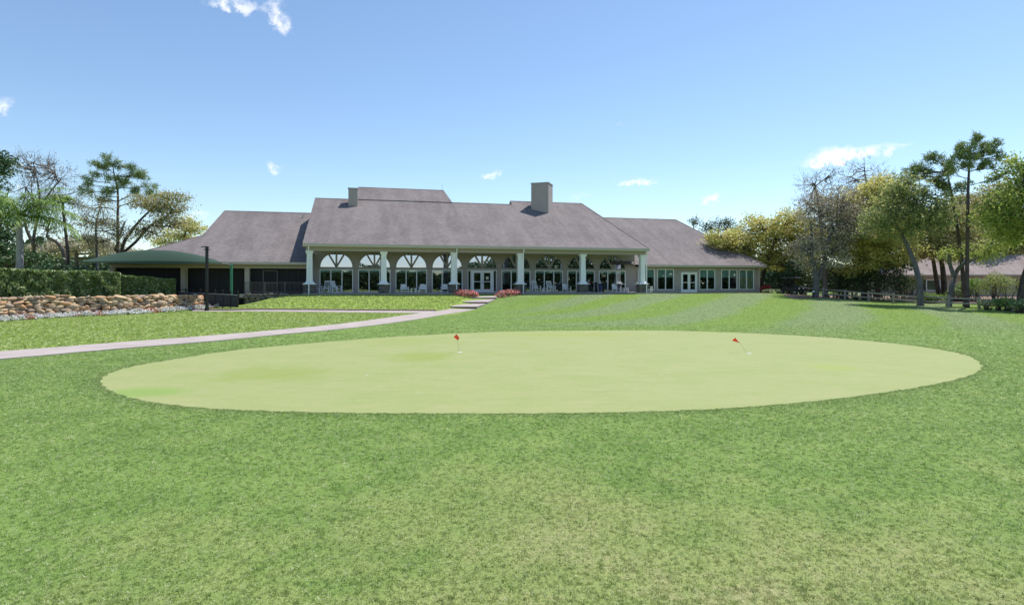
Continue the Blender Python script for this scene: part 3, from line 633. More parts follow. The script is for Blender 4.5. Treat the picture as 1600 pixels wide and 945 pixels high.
for a_, b__ in ((-16.3, -11.1), (-10.7, -5.82), (-5.42, -.2)):
    sc = MB().box(a_, b__, 2.3, 2.32, -1.2, 2.30).build('screen', M['dark_screen'], CH)  # opaque panel; the dim interior behind the mesh is put into its colour
    n = 4 if a_ < -6 else 5
    for q in range(1, n): xx = a_ + (b__ - a_) * q / n; MB().box(xx - .03, xx + .03, 2.26, 2.299, -1.2, 2.3).build('screen_bar', M['black'], sc)
df = frame_mb(-4.35, -3.05, 0, 2.15, 2.18, 2.25, .1).build('screen_door', M['greymetal'], CH); MB().box(-4.25, -3.15, 2.18, 2.25, .9, .98).build('rail', M['greymetal'], df)
MB().box(-16.6, -16.4, 2.1, 24, -1.2, 2.6).build('side_wall', M['cream'], CH)
MB().box(-5.9, -.2, .0, 2.29, -.35, -.02).build('terrace_floor', M['concrete'], CH)
# the rooms behind the glass
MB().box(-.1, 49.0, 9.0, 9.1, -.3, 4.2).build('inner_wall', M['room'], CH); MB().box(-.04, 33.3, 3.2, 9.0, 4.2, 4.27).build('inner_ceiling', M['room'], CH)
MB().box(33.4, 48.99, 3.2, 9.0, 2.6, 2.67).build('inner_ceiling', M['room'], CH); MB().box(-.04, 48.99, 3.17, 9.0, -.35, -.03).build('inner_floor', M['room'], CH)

def lp(u, v, w=0):
    p = wpos(u, v); return (p[0], p[1], ZF + w)

# terrace railing and rough stone footing left of the porch
RL = empty('terrace_railing', lp(-5.5, .2)); RL.rotation_euler = (0, 0, TH); tag(RL, 'dark baluster railing along the terrace beside the first column', 'railing')
for x in (0, 1.66, 3.33, 4.95): MB().box(x - .045, x + .045, -.045, .045, -.02, 1.05).build('post', M['greymetal'], RL)
for z in (.12, .98): MB().box(.045, 4.9, -.025, .025, z, z + .05).build('rail', M['greymetal'], RL)
bm_ = MB().box(-.011, .011, -.011, .011, .17, .98).mesh('baluster')
for k in range(44):
    x = .1 + k * .11
    if min(abs(x - q) for q in (0, 1.66, 3.33, 4.95)) > .06: o = link('baluster', bm_, M['greymetal'] if k == 0 else None, RL); o.location = (x, 0, 0)

def blob_stone(seed):
    r = np.random.RandomState(seed); bm = bmesh.new(); bmesh.ops.create_icosphere(bm, subdivisions=2, radius=.5)
    ph = r.uniform(0, 6, 6)
    for v in bm.verts:
        c = v.co; m = max(abs(c.x), abs(c.y), abs(c.z)); k = .5 / max(m, 1e-6); c2 = c * (k * .55 + .45)
        n = 1 + .16 * math.sin(5 * c.x + ph[0]) * math.cos(4 * c.y + ph[1]) + .13 * math.sin(7 * c.z + ph[2] + 3 * c.x) + .07 * math.sin(11 * c.y + ph[3] + 6 * c.z)
        v.co = c2 * n
    me = bpy.data.meshes.new('stone'); bm.to_mesh(me); bm.free()
    for p in me.polygons: p.use_smooth = True
    return me
STN = [blob_stone(k) for k in range(8)]
for s in STN: s.materials.append(M['stone'])
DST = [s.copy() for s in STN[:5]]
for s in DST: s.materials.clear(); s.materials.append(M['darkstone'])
def put_stone(me, loc, scl, rot, parent):
    o = bpy.data.objects.new('stone', me); COL.objects.link(o); o.parent = parent; o.location = loc; o.scale = scl; o.rotation_euler = rot
    return o
rng = random.Random(11)
FT = empty('stone_footing', lp(-5.6, 0, -.9), TH); tag(FT, 'dark rough stone footing below the terrace railing', 'stone wall')
MB().box(0, 5.5, .12, .3, -.3, .86).build('backing', M['earth'], FT)
x = 0
for row in range(4):
    x = rng.random() * .2
    while x < 5.3:
        w_ = rng.uniform(.3, .62); z = .02 + row * .235
        lowest = .0 if x < 1.5 else (x - 1.5) * .3
        if z + .15 > lowest - .1: put_stone(DST[rng.randrange(5)], (x + w_ / 2, rng.uniform(-.02, .06), z + .08), (w_, .4, rng.uniform(.22, .3)), (rng.uniform(-.1, .1), rng.uniform(-.12, .12), rng.uniform(-.1, .1)), FT)
        x += w_ * .96

# ------------------------------------------------------------------ furniture on the porch
def slatchair(kind):
    t = empty('chair' if kind == 'low' else 'rocking_chair')
    P = M['plastic']; tall = kind == 'rocker'
    sz = .42 if tall else .36; bh = 1.12 if tall else .86; w = .29
    MB().hexa([(-w, -.27, sz - .03), (w, -.27, sz - .03), (w, .24, sz - .10), (-w, .24, sz - .10)], [(-w, -.27, sz + .01), (w, -.27, sz + .01), (w, .24, sz - .06), (-w, .24, sz - .06)]).build('seat', P, t)
    if tall:
        bk = empty('backrest'); bk.parent = t
        bk = None
        o = MB().bar((-w, .22, sz - .05), (-w - .01, .42, bh), .05, .04).bar((w, .22, sz - .05), (w + .01, .42, bh), .05, .04).bar((-w - .03, .42, bh), (w + .03, .42, bh), .04, .09).bar((-w, .26, sz + .1), (w, .26, sz + .1), .03, .06).build('backrest', P, t)
        for k in range(5): x = -w + .1 + k * (2 * w - .2) / 4; MB().bar((x, .262, sz + .1), (x, .415, bh - .04), .055, .015, (1, 0, 0)).build('slat', P, o)
    else:
        o = MB().bar((-w, .28, sz + .02), (w, .28, sz + .02), .03, .05).bar((-w, .37, bh - .14), (w, .37, bh - .14), .03, .05).build('backrest', P, t)
        for k in range(5):
            x = -w + .055 + k * (2 * w - .11) / 4; MB().hexa([(x - .052, .24, sz - .1), (x + .052, .24, sz - .1), (x + .052, .265, sz - .1), (x - .052, .265, sz - .1)], [(x - .052, .385, bh - .02 * abs(k - 2)), (x + .052, .385, bh - .02 * abs(k - 2)), (x + .052, .41, bh - .02 * abs(k - 2)), (x - .052, .41, bh - .02 * abs(k - 2))]).build('slat', P, o)
    base = .05 if tall else 0
    for s in (-1, 1):
        MB().box(s * (w + .05) - .05, s * (w + .05) + .05, -.33, .30, sz + .21, sz + .24).build('arm', P, t)
        MB().box(s * (w + .04) - .025, s * (w + .04) + .025, -.30, -.23, base, sz + .21).build('leg', P, t)
        MB().box(s * (w + .04) - .025, s * (w + .04) + .025, .20, .27, base, sz + .21).build('leg', P, t)
        if tall:
            pts = [(s * (w + .04), -.48 + .11 * k, .03 + .10 * ((k - 4.3) / 4.5) ** 2) for k in range(10)]
            MB().tube(pts, .025, 5).build('rocker', P, t)
    return t
def copy_tree(o, parent=None):
    c = o.copy(); COL.objects.link(c); c.parent = parent
    for ch_ in o.children: copy_tree(ch_, c)
    return c
for o in list(bpy.data.objects):
    pass
protos = {}
def place(kind, u, v, face, label, cat, group):
    """face: turn about z in the building frame (0 = looking out from the wall)"""
    if kind not in protos:
        protos[kind] = {'low': lambda: slatchair('low'), 'rocker': lambda: slatchair('rocker'), 'stool': side_table}[kind](); o = protos[kind]
    else: o = copy_tree(protos[kind])
    o.location = lp(u, v, .001); o.rotation_euler = (0, 0, TH + math.radians(face)); tag(o, label, cat, group); return o
def side_table():
    t = empty('side_table'); MB().box(-.25, .25, -.22, .22, .42, .45).build('table_top', M['plastic'], t)
    for x in (-.21, .21):
        for y in (-.18, .18): MB().box(x - .03, x + .03, y - .03, y + .03, 0, .42).build('leg', M['plastic'], t)
    return t
def ux(px, v): 
    r = (px - 800) / F; A = P1 + v * V; return (r * A[1] - A[0]) / (U[0] - r * U[1])
G1, G2, G3 = 'white slatted chairs on the porch', 'white rocking chairs on the porch', 'small white tables on the porch'
place('stool', ux(495.5, 1.4), 1.4, 0, 'small white table just right of the leftmost column', 'table', G3)
place('rocker', ux(510, 1.7), 1.7, -18, 'white rocking chair in the leftmost window bay, nearest the leftmost column', 'rocking chair', G2)
place('rocker', ux(526, 1.5), 1.5, 62, 'white rocking chair turned sideways in the leftmost window bay', 'rocking chair', G2)
place('low', ux(632, 1.6), 1.6, 10, 'white slatted chair left of the small table in the third bay from the left', 'chair', G1)
place('stool', ux(646, 1.4), 1.4, 0, 'small white table between two slatted chairs left of the entrance', 'table', G3)
place('low', ux(660.5, 1.6), 1.6, -8, 'white slatted chair right of the small table in the third bay from the left', 'chair', G1)
place('low', ux(694.5, 1.6), 1.6, -6, 'lone white slatted chair in the bay left of the entrance', 'chair', G1)
place('rocker', ux(838, 1.6), 1.6, 24, 'white rocking chair left of the small table, right of the entrance', 'rocking chair', G2)
place('stool', ux(851.5, 1.4), 1.4, 0, 'small white table between two rocking chairs right of the entrance', 'table', G3)
place('rocker', ux(861, 1.6), 1.6, 22, 'white rocking chair right of the small table, right of the entrance', 'rocking chair', G2)
place('low', ux(885.5, 1.6), 1.6, 22, 'lone white slatted chair two bays right of the entrance', 'chair', G1)
place('low', ux(963, 1.4), 1.4, 24, 'white slatted chair beside the golf bags in the rightmost arched bay', 'chair', G1)
place('stool', ux(977.5, 1.3), 1.3, 0, 'small white table at the right end of the porch', 'table', G3)
place('low', ux(1014, 1.2), 1.2, 50, 'white slatted chair beyond the last column, turned sideways', 'chair', G1)
# bistro table behind the chair
bt = empty('bistro_table', lp(ux(970.5, 2.3), 2.3, .001), TH); tag(bt, 'round white bistro table behind the chair in the rightmost arched bay', 'table')
MB().tube([(0, 0, .82), (0, 0, .86)], .46, 20).build('table_top', M['plastic'], bt); MB().tube([(0, 0, .03), (0, 0, .82)], .04, 8).build('stem', M['plastic'], bt); MB().tube([(0, 0, 0), (0, 0, .03)], .26, 14).build('foot', M['plastic'], bt)
def golf_bag(u, v, rz, m, m2, label, group):
    t = empty('golf_bag', lp(u, v, .001), TH + rz); tag(t, label, 'golf bag', group)
    MB().tube([(0, .12, .12), (0, .2, .5), (0, .3, .98)], [.13, .15, .16], 12).build('bag', m, t); MB().tube([(0, .27, .90), (0, .305, 1.0)], [.172, .172], 12).build('collar', m2, t)
    MB().hexa([(-.11, -.06, .25), (.11, -.06, .25), (.11, .1, .25), (-.11, .1, .25)], [(-.11, .03, .62), (.11, .03, .62), (.11, .17, .62), (-.11, .17, .62)]).build('pocket', m, t)
    MB().bar((0, .08, .06), (0, .5, 1.1), .05, .03).bar((0, .02, .18), (0, -.4, .05), .03, .03).bar((-.34, .2, .17), (.34, .2, .17), .03, .03).bar((-.12, .5, 1.1), (.12, .5, 1.1), .04, .04).build('trolley_frame', M['steel'], t)
    for x in (-.36, .36):
        w_ = MB(); w_.tube([(x - .025, .2, .17), (x + .025, .2, .17)], .165, 16).build('wheel', M['rubber'], t)
    MB().tube([(-.02, -.4, .08), (.02, -.4, .08)], .075, 10).build('wheel', M['rubber'], t)
    rg = random.Random(int(u * 7))
    for k in range(7):
        a = rg.uniform(0, 6.28); x, y = .09 * math.cos(a), .30 + .09 * math.sin(a); h = rg.uniform(1.12, 1.3)
        MB().tube([(x, y, .95), (x * 1.3, y + .05, h)], .009, 5).bar((x * 1.3 - .01, y + .05, h), (x * 1.3 + .06, y + .02, h + .02), .04, .05).build('club', M['steel'], t)
golf_bag(ux(924, .9), .9, .5, M['darkbag'], M['redcloth'], 'black golf bag on a trolley right beside the second column from the right', 'golf bags parked on the porch')
golf_bag(ux(931, 1.2), 1.2, -.4, M['darkbag'], M['black'], 'black golf bag on a trolley, between another black bag and the blue one', 'golf bags parked on the porch')
golf_bag(ux(939, .9), .9, .1, M['navy'], M['white'], 'blue and white golf bag on a trolley, next to the black ones', 'golf bags parked on the porch')

# ------------------------------------------------------------------ foliage tools
def quads(cent, size, rs, aspect=1.0, normal=None, spread=1.0):
    """random oriented leaf quads (rhombs) around centres"""
    n = len(cent); d = rs.normal(size=(n, 3))
    if normal is not None: d = d * spread + normal
    d /= np.linalg.norm(d, axis=1, keepdims=True) + 1e-9
    r = rs.normal(size=(n, 3)); a = np.cross(d, r); a /= np.linalg.norm(a, axis=1, keepdims=True) + 1e-9; b_ = np.cross(d, a)
    s = (np.asarray(size) * rs.uniform(.7, 1.3, n))[:, None]
    v = np.stack([cent - a * s * aspect, cent - b_ * s * .55, cent + a * s * aspect, cent + b_ * s * .55], 1).reshape(-1, 3)
    return v, np.arange(4 * n).reshape(n, 4)
def needles(cent, size, rs, w=.025, up=.4):
    """long thin leaves pointing out from clump centres"""
    n = len(cent); d = rs.normal(size=(n, 3)); d[:, 2] += up; d /= np.linalg.norm(d, axis=1, keepdims=True)
    r = rs.normal(size=(n, 3)); a = np.cross(d, r); a /= np.linalg.norm(a, axis=1, keepdims=True)
    s = (size * rs.uniform(.6, 1.2, n))[:, None]
    v = np.stack([cent - a * w, cent + a * w, cent + d * s + a * w * .4, cent + d * s - a * w * .4], 1).reshape(-1, 3)
    return v, np.arange(4 * n).reshape(n, 4)
def merge(parts):
    vs, fs, o = [], [], 0
    for v, f in parts: vs.append(v); fs.append(f + o); o += len(v)
    return np.concatenate(vs), np.concatenate(fs)
def bez(a, c, b, n):
    t = np.linspace(0, 1, n)[:, None]; return (1 - t) ** 2 * a + 2 * t * (1 - t) * c + t * t * b
def tree(name, label, D, trunk, blobs, leaf, bark, seed, group, leaf_size=.15, dens=1.0, kind='broad', twigs=0.0, cat='tree', csize=.75, gap=.0, extra=()):
    """trunk: [(px, py, radius m)] from the ground up; blobs: crown lumps (px, py, rx, ry) all seen at depth D"""
    rs = np.random.RandomState(seed); rg = random.Random(seed)
    bx, by, _ = trunk[0]; base = at(bx, by, D); base[2] = float(terrain(base[0], base[1])) - .15
    T = empty(name, tuple(base)); tag(T, label, cat, group)
    tp = [base] + [at(x, y, D + k * .25 * rg.uniform(-1, 1)) for k, (x, y, r) in enumerate(trunk) if k]
    rad = [r for _, _, r in trunk]; sp = catmull(tp, 5); sr = np.interp(np.linspace(0, len(rad) - 1, len(sp)), range(len(rad)), rad)
    sr[0] *= 1.35; sp = sp - base
    wood = MB(); wood.tube([tuple(p) for p in sp], list(sr), 9)
    for ex in extra:                                   # further stems: same format, from the ground or from the trunk
        ep = [at(x, y, D + .2 * k * rg.uniform(-1, 1)) - base for k, (x, y, r) in enumerate(ex)]
        es = catmull(ep, 5); er = np.interp(np.linspace(0, len(ex) - 1, len(es)), range(len(ex)), [q[2] for q in ex]); wood.tube([tuple(p) for p in es], list(er), 8)
        sp = np.concatenate([sp, es]); sr = np.concatenate([sr, er])
    leaves = []; tw = MB(); px2m = D / F
    for (x, y, rx, ry) in blobs:
        R = np.array([rx, (rx + ry) * .5, ry]) * px2m
        c = at(x, y, D + rg.uniform(-.45, .45) * (rx + ry) * .5 * px2m) - base
        below = [i for i in range(len(sp)) if sp[i][2] < c[2] + .2 * R[2]] or [len(sp) - 1]
        i = min(below, key=lambda i: np.linalg.norm((sp[i] - c) * (1, 1, .7)) - 1.2 * i / len(sp)); s0 = sp[i]
        mid = (s0 + c) / 2 + np.array([rg.uniform(-.2, .2), rg.uniform(-.2, .2), -.12]) * np.linalg.norm(c - s0) * .6
        r0 = min(sr[i] * .7, .06 + .03 * np.linalg.norm(R)); L = bez(s0, mid, c + np.array([0, 0, R[2] * .3]), 7)
        if np.linalg.norm(c - s0) > .5: wood.tube([tuple(p) for p in L], list(np.linspace(r0 * (.6 if kind == 'pine' else 1), .045 if kind != 'pine' else .02, 7)), 6)
        ar = (R[0] * R[1] + R[0] * R[2] + R[1] * R[2]); nc = max(5, int((3.6 if kind == 'broad' else 3.1) * ar / csize ** 2 * dens))
        d = rs.normal(size=(nc, 3)); d /= np.linalg.norm(d, axis=1, keepdims=True); rr_ = rs.uniform(.12, 1, nc) ** .5
        rr_ = rr_ * (1 + .12 * np.sin(d[:, 0] * 5 + x) * np.cos(d[:, 2] * 4 + y)); cc = c + d * rr_[:, None] * R
        for q in range(nc):
            if rs.rand() < (.5 if kind != 'pine' else .95):
                s1 = L[rg.randrange(2, 7)]; m2 = (s1 + cc[q]) / 2 + np.array([0, 0, -.1 * np.linalg.norm(cc[q] - s1)])
                tw.tube([tuple(p) for p in bez(s1, m2, cc[q], 4)], [.055, .040, .028, .014] if kind != 'pine' else [.026, .02, .015, .008], 4, False)
        if twigs:
            for q in range(nc):
                for k in range(int(3 * twigs + rs.rand())):
                    dd = d[q] * .8 + rs.normal(size=3) * .6; dd[2] += .3; dd /= np.linalg.norm(dd); ln = rg.uniform(.5, 1.25); e1 = cc[q] + dd * ln * .5; e2 = e1 + (dd + rs.normal(size=3) * .45) * ln * .5
                    tw.tube([tuple(cc[q]), tuple(e1), tuple(e2)], [.017, .012, .006], 3, False)
        nl = int({'broad': 44, 'pine': 40, 'bare': 9}[kind] * max(.3, 1 - gap)); 
        if kind == 'pine':
            leaves.append(needles(np.repeat(cc, nl, 0) + rs.normal(size=(nc * nl, 3)) * csize * .18, csize * .62, rs, .026))
        elif kind == 'bare':
            leaves.append(quads(np.repeat(cc, nl, 0) + rs.normal(size=(nc * nl, 3)) * csize * .6, leaf_size, rs))
        else:
            leaves.append(quads(np.repeat(cc, nl, 0) + rs.normal(size=(nc * nl, 3)) * np.array([1, 1, .6]) * csize * .55, leaf_size * .78, rs, 1.0, np.array([0, 0, .6])))
    wood.v += []; n = len(wood.v); wood.f += [tuple(i + n for i in f) for f in tw.f]; wood.v += tw.v
    wo = link('trunk', wood.mesh('trunk', True, False), bark, T)
    v, f = merge(leaves); link('crown', np_mesh('crown', v, f), leaf, T)
    return T
def dome(cx, cy, rx, ry, n, seed):
    """small needle clumps over the upper surface of a rounded pine crown"""
    rg = random.Random(seed); out = []
    for k in range(n):
        a = math.pi * (k + .5) / n + rg.uniform(-.1, .1); r = rg.choice([.97, .92, .8, .6, .35]) * rg.uniform(.9, 1.05)
        out.append((cx - rx * r * math.cos(a), cy - ry * r * math.sin(a) * rg.uniform(.85, 1.0), rg.uniform(8, 13), rg.uniform(5, 8)))
    return out
def mound(name, label, cat, group, parts, seed, leaf, size, core=None, up=.4, n=None, kind=None, blossoms=None):
    """shrub: parts = [(centre xyz, radii)], leaves on and in the shell; a dark twiggy core of short stems"""
    rs = np.random.RandomState(seed); c0 = np.array(parts[0][0], float); c0[2] = float(terrain(c0[0], c0[1])) if core is None else core
    T = empty(name, tuple(c0)); tag(T, label, cat, group, kind); L = []; B = []; st = MB()
    for c, R in parts:
        c = np.array(c, float) - c0; R = np.array(R, float); k = int((n or 90) * (R[0] * R[1] + R[0] * R[2] + R[1] * R[2]) / (size / .1) ** 2)
        d = rs.normal(size=(k, 3)); d /= np.linalg.norm(d, axis=1, keepdims=True); d[:, 2] = np.where(d[:, 2] < -.3, -d[:, 2], d[:, 2])
        r = rs.uniform(.45, 1, k) ** .5 * (1 + .15 * np.sin(6 * d[:, 0] + seed) * np.cos(5 * d[:, 1] + 2 * d[:, 2]))
        p = c + d * R * r[:, None]; L.append(quads(p, size, rs, 1, d * up + np.array([0, 0, up]), 1))
        if blossoms: 
            kb = int(k * blossoms[1]); B.append(quads(c + d[:kb] * R * (1.0 + rs.uniform(-.1, .1, (kb, 1))), size * blossoms[2], rs, .75, d[:kb], .6))
        for q in range(14):
            e = c + d[q % k] * R * .7; st.tube([(c[0] + rs.normal() * R[0] * .2, c[1] + rs.normal() * R[1] * .2, min(0, c[2] - R[2]) - .02), tuple(e)], [.025, .01], 4, False)
    v, f = merge(L); link('foliage', np_mesh('foliage', v, f), leaf, T); st.build('stems', M['bark'], T, fix=False)
    if blossoms: v, f = merge(B); link('blossoms', np_mesh('blossoms', v, f), blossoms[0], T)
    return T

# ------------------------------------------------------------------ left: terrace, stone wall, hedges, flowers, sail
WPX = [(-330, 524), (-150, 511), (0, 500.5), (110, 494), (200, 489.5), (255, 486), (290, 483)]
WL = catmull([ground_at(*p)[:2] for p in WPX], 10)
WL = np.concatenate([WL, catmull([WL[-1], WL[-1] + (.6, .9), WL[-1] + (.4, 2.0), WL[-1] + (-.8, 2.8)], 6)[1:]])
seg = np.linalg.norm(np.diff(WL, axis=0), axis=1); cs = np.concatenate([[0], np.cumsum(seg)])
def wl(s): return np.array([np.interp(s, cs, WL[:, 0]), np.interp(s, cs, WL[:, 1])])
def wdir(s): d = wl(s + .1) - wl(s - .1); return d / np.linalg.norm(d)
WH = 1.36
def wtop(s): return 1.44 - .14 * np.clip((s - cs[-1] + 6) / 6, 0, 1)
SW = empty('stone_retaining_wall', (*wl(cs[-1] * .5), 0)); tag(SW, 'tan dry-stacked fieldstone wall below the clipped hedge', 'stone wall')
wo = np.array(SW.location)
b = MB(); n_ = 60; A_, B_ = [], []
for k in range(n_ + 1):
    s = cs[-1] * k / n_; p = wl(s); d = wdir(s); nrm = np.array([-d[1], d[0]]); q = p + nrm * .38
    A_.append((q[0] - wo[0], q[1] - wo[1], -.3 - wo[2])); q = p + nrm * .55; B_.append((q[0] - wo[0], q[1] - wo[1], float(wtop(s)) - .12))
b.quadstrip(A_, B_).build('backing', M['earth'], SW)
rng = random.Random(5); count = 0; vis0 = float(np.interp(-36, WL[:40, 0], cs[:40])) if True else 0
s_start = max(0, vis0 - 1.0)
spill = MB()
row_z = 0.0; rows = []
z = .0
while z < 1.36:
    hgt = rng.uniform(.13, .23); rows.append((z, hgt)); z += hgt * .92
for z0, hgt in rows:
    s = s_start + rng.random() * .3
    while s < cs[-1] - .05:
        far = s > cs[-1] * .72; w_ = rng.uniform(.26, .52) if far else rng.choice([rng.uniform(.28, .5), rng.uniform(.4, .82)])
        p = wl(s + w_ / 2); d = wdir(s + w_ / 2); nrm = np.array([-d[1], d[0]])
        gz = float(terrain(*p)); zz = gz + z0 + hgt / 2
        if zz < float(wtop(s)) + .06:
            q = p + nrm * (.02 + .26 * (zz - gz) / WH + rng.uniform(-.05, .06))
            put_stone(STN[rng.randrange(8)], (q[0] - wo[0], q[1] - wo[1], zz - wo[2] + rng.uniform(-.03, .03)), (w_ * 1.06, rng.uniform(.36, .55), hgt * rng.choice([rng.uniform(.8, 1.2), rng.uniform(1.1, 1.9)])), (rng.uniform(-.3, .3), rng.choice([rng.uniform(-.15, .15), rng.uniform(-.6, .6)]), math.atan2(d[1], d[0]) + rng.uniform(-.25, .25)), SW); count += 1
        s += w_ * .97
print('stones', count)
# raised planting terrace behind the wall
tp_ = [np.array(wl(s)) + np.array([-wdir(s)[1], wdir(s)[0]]) * .5 for s in np.linspace(0, cs[-1], 40)]
far_ = [p + np.array([-14, 26]) for p in tp_]
b = MB(); za = [1.36] * 40
b.quadstrip([(p[0], p[1], float(wtop(cs[-1] * k / 39)) - .1) for k, p in enumerate(tp_)], [(p[0], p[1], 1.36) for p in far_])
tag(b.build('planting_terrace', M['earth']), 'dark raised planting bed behind the stone wall', kind='structure')
def hedge(label, pts, h0, h1, half, base, seed, n_per):
    """clipped hedge along a polyline in plan"""
    P = catmull(pts, 8); sg = np.linalg.norm(np.diff(P, axis=0), axis=1); c_ = np.concatenate([[0], np.cumsum(sg)]); Lh = c_[-1]
    rs = np.random.RandomState(seed); o0 = np.array([P[len(P) // 2][0], P[len(P) // 2][1], base]); T = empty('hedge', tuple(o0)); tag(T, label, 'hedge')
    N = int(Lh * n_per); s = rs.uniform(0, Lh, N); x = np.interp(s, c_, P[:, 0]); y = np.interp(s, c_, P[:, 1])
    dx = np.interp(s + .2, c_, P[:, 0]) - np.interp(s - .2, c_, P[:, 0]); dy = np.interp(s + .2, c_, P[:, 1]) - np.interp(s - .2, c_, P[:, 1]); l_ = np.hypot(dx, dy); nx_, ny_ = dy / l_, -dx / l_
    hh = h0 + (h1 - h0) * s / Lh + .03 * np.sin(s * 1.3) + .025 * np.sin(s * 3.7 + 1) + .02 * np.sin(s * 8.9 + 2)
    face = rs.rand(N); off = np.where(face < .62, half, np.where(face < .9, rs.uniform(-half, half, N), -half)); zz = np.where((face >= .62) & (face < .9), hh, rs.uniform(0, 1, N) ** .85 * hh)
    kx = rs.uniform(-7, 7, (14, 2)); kp = rs.uniform(0, 6.28, 14); bulge = sum(np.sin(s * a_[0] + zz * a_[1] + p_) for a_, p_ in zip(kx, kp)) * .022; dep = rs.exponential(.11, N)
    off = np.where(np.abs(off) == half, np.sign(off) * (half + bulge - dep), off); zz = np.where((face >= .62) & (face < .9), zz - rs.exponential(.05, N), zz)
    kx2 = rs.uniform(-9, 9, (10, 2)); hole = sum(np.sin(s * a_[0] + zz * a_[1] + p_) for a_, p_ in zip(kx2, kp)); off = np.where((hole > 1.6) & (np.abs(off) > half * .8), off * .74, off)
    edge = np.clip((s / .5), 0, 1) * np.clip((Lh - s) / .5, 0, 1); off *= .6 + .4 * edge ** .5
    p = np.stack([x + nx_ * off, y + ny_ * off, base + zz], 1) - o0
    nr = np.stack([nx_ * np.sign(off), ny_ * np.sign(off), .35 + 0 * s], 1)
    v, f = quads(p, .085, rs, 1.1, nr * .6, 1.0); link('foliage', np_mesh('foliage', v, f), M['hedge'], T)
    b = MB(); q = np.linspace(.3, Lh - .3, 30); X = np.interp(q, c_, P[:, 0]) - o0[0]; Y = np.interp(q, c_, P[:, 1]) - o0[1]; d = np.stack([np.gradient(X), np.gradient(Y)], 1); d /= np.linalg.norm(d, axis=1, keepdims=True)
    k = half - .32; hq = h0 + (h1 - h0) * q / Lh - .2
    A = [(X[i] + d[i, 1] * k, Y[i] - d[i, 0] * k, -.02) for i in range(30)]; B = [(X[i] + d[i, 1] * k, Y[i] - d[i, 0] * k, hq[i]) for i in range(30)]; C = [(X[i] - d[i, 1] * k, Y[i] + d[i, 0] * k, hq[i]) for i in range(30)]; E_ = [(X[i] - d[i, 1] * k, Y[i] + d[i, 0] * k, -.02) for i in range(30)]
    b.quadstrip(A, B); b.quadstrip(B, C); b.quadstrip(C, E_); b.poly([A[0], B[0], C[0], E_[0]]); b.poly([A[-1], B[-1], C[-1], E_[-1]]); b.build('shade_core', M['earth'], T, fix=False)  # solid dark box: shade between the leaves put into its colour
def hp(px, D): return np.array([(px - 800) / F * D, D])
hedge('tall clipped green hedge above the stone wall, at the left edge', [hp(-160, 34.2), hp(0, 39.6), hp(100, 43.0), hp(186, 45.6)], 2.15, 1.95, .7, 1.32, 3, 2300)
hedge('shorter clipped green hedge at the right end of the stone wall', [hp(190, 46.4), hp(235, 47.6), hp(274, 48.6)], 1.72, 1.45, .65, 1.3, 4, 2300)
# white and red bedding flowers along the foot of the wall
rs = np.random.RandomState(8); N = 20000; s = rs.uniform(s_start, cs[-1] - .2, N); X = np.interp(s, cs, WL[:, 0]); Y = np.interp(s, cs, WL[:, 1]); DD = np.array([wdir(q) for q in s[::50]]).repeat(50, 0)[:N]
wid = .55 + .25 * np.sin(s * .8); off = rs.uniform(.1, 1, N) * (wid + .95); DDx = np.interp(s + .2, cs, WL[:, 0]) - np.interp(s - .2, cs, WL[:, 0]); DDy = np.interp(s + .2, cs, WL[:, 1]) - np.interp(s - .2, cs, WL[:, 1]); l_ = np.hypot(DDx, DDy)
X = X + DDy / l_ * off; Y = Y - DDx / l_ * off; mh = .13 + .24 * np.abs(np.sin(s * 4.2 + off * 5)) * np.abs(np.cos(off * 3.5 + s)); Z = terrain(X, Y) + mh * rs.uniform(.2, 1, N)
FB = empty('flower_bed', (*wl(cs[-1] * .5), 0)); tag(FB, 'white and red bedding flowers along the foot of the tan stone wall', 'flower bed'); fo = np.array([*FB.location])
Pf = np.stack([X, Y, Z], 1) - fo; tone = np.sin(s * 1.7 + 1) + .8 * np.sin(s * 4.1) + rs.normal(size=N) * .5
gsel = rs.rand(N) < .25 + .3 * (np.sin(s * 6.3 + off * 7) * np.sin(s * 2.9 - off * 4) > .25); rsel = (~gsel) & (tone > 1.15); wsel = (~gsel) & (~rsel)
for nm, sel, mm, sz in (('foliage', gsel, 'hedge', .06), ('red_blossoms', rsel, 'redf', .065), ('white_blossoms', wsel, 'whitef', .065)):
    P_ = Pf[sel].copy(); P_[:, 2] += .03 if nm != 'foliage' else -.02
    v, f = quads(P_, sz, rs, .8, np.array([0, -.5, .8]), .7); o = link(nm, np_mesh(nm, v, f), M[mm], FB); o['kind'] = 'stuff'

# mesh fence round the lower patio
pf = [at(279, 452, 49.4), at(372, 456, 47.6)]; n_ = 9
MF = empty('mesh_fence', (pf[0][0], pf[0][1], .35)); tag(MF, 'low black mesh fence between the stone wall and the terrace', 'fence'); mo = np.array(MF.location)
a, c = np.array([pf[0][0], pf[0][1], 0.]) - mo * (1, 1, 0), np.array([pf[1][0], pf[1][1], 0.]) - mo * (1, 1, 0)
ha, hc = 1.92 - .35, 1.72 - .35
for k in range(n_):
    t_ = k / (n_ - 1); p = a + (c - a) * t_; h_ = ha + (hc - ha) * t_; q = mo + p; g = float(terrain(q[0], q[1])) - mo[2]
    po = MB().box(p[0] - .035, p[0] + .035, p[1] - .035, p[1] + .035, g - .1, h_ + .06).build('post', M['black'], MF); MB().tube([(p[0], p[1], h_ + .06), (p[0], p[1], h_ + .12)], [.05, .01], 6).build('finial', M['black'], po)
ga, gc = float(terrain(*pf[0][:2])) - .35 + .06, float(terrain(*pf[1][:2])) - .35 + .06
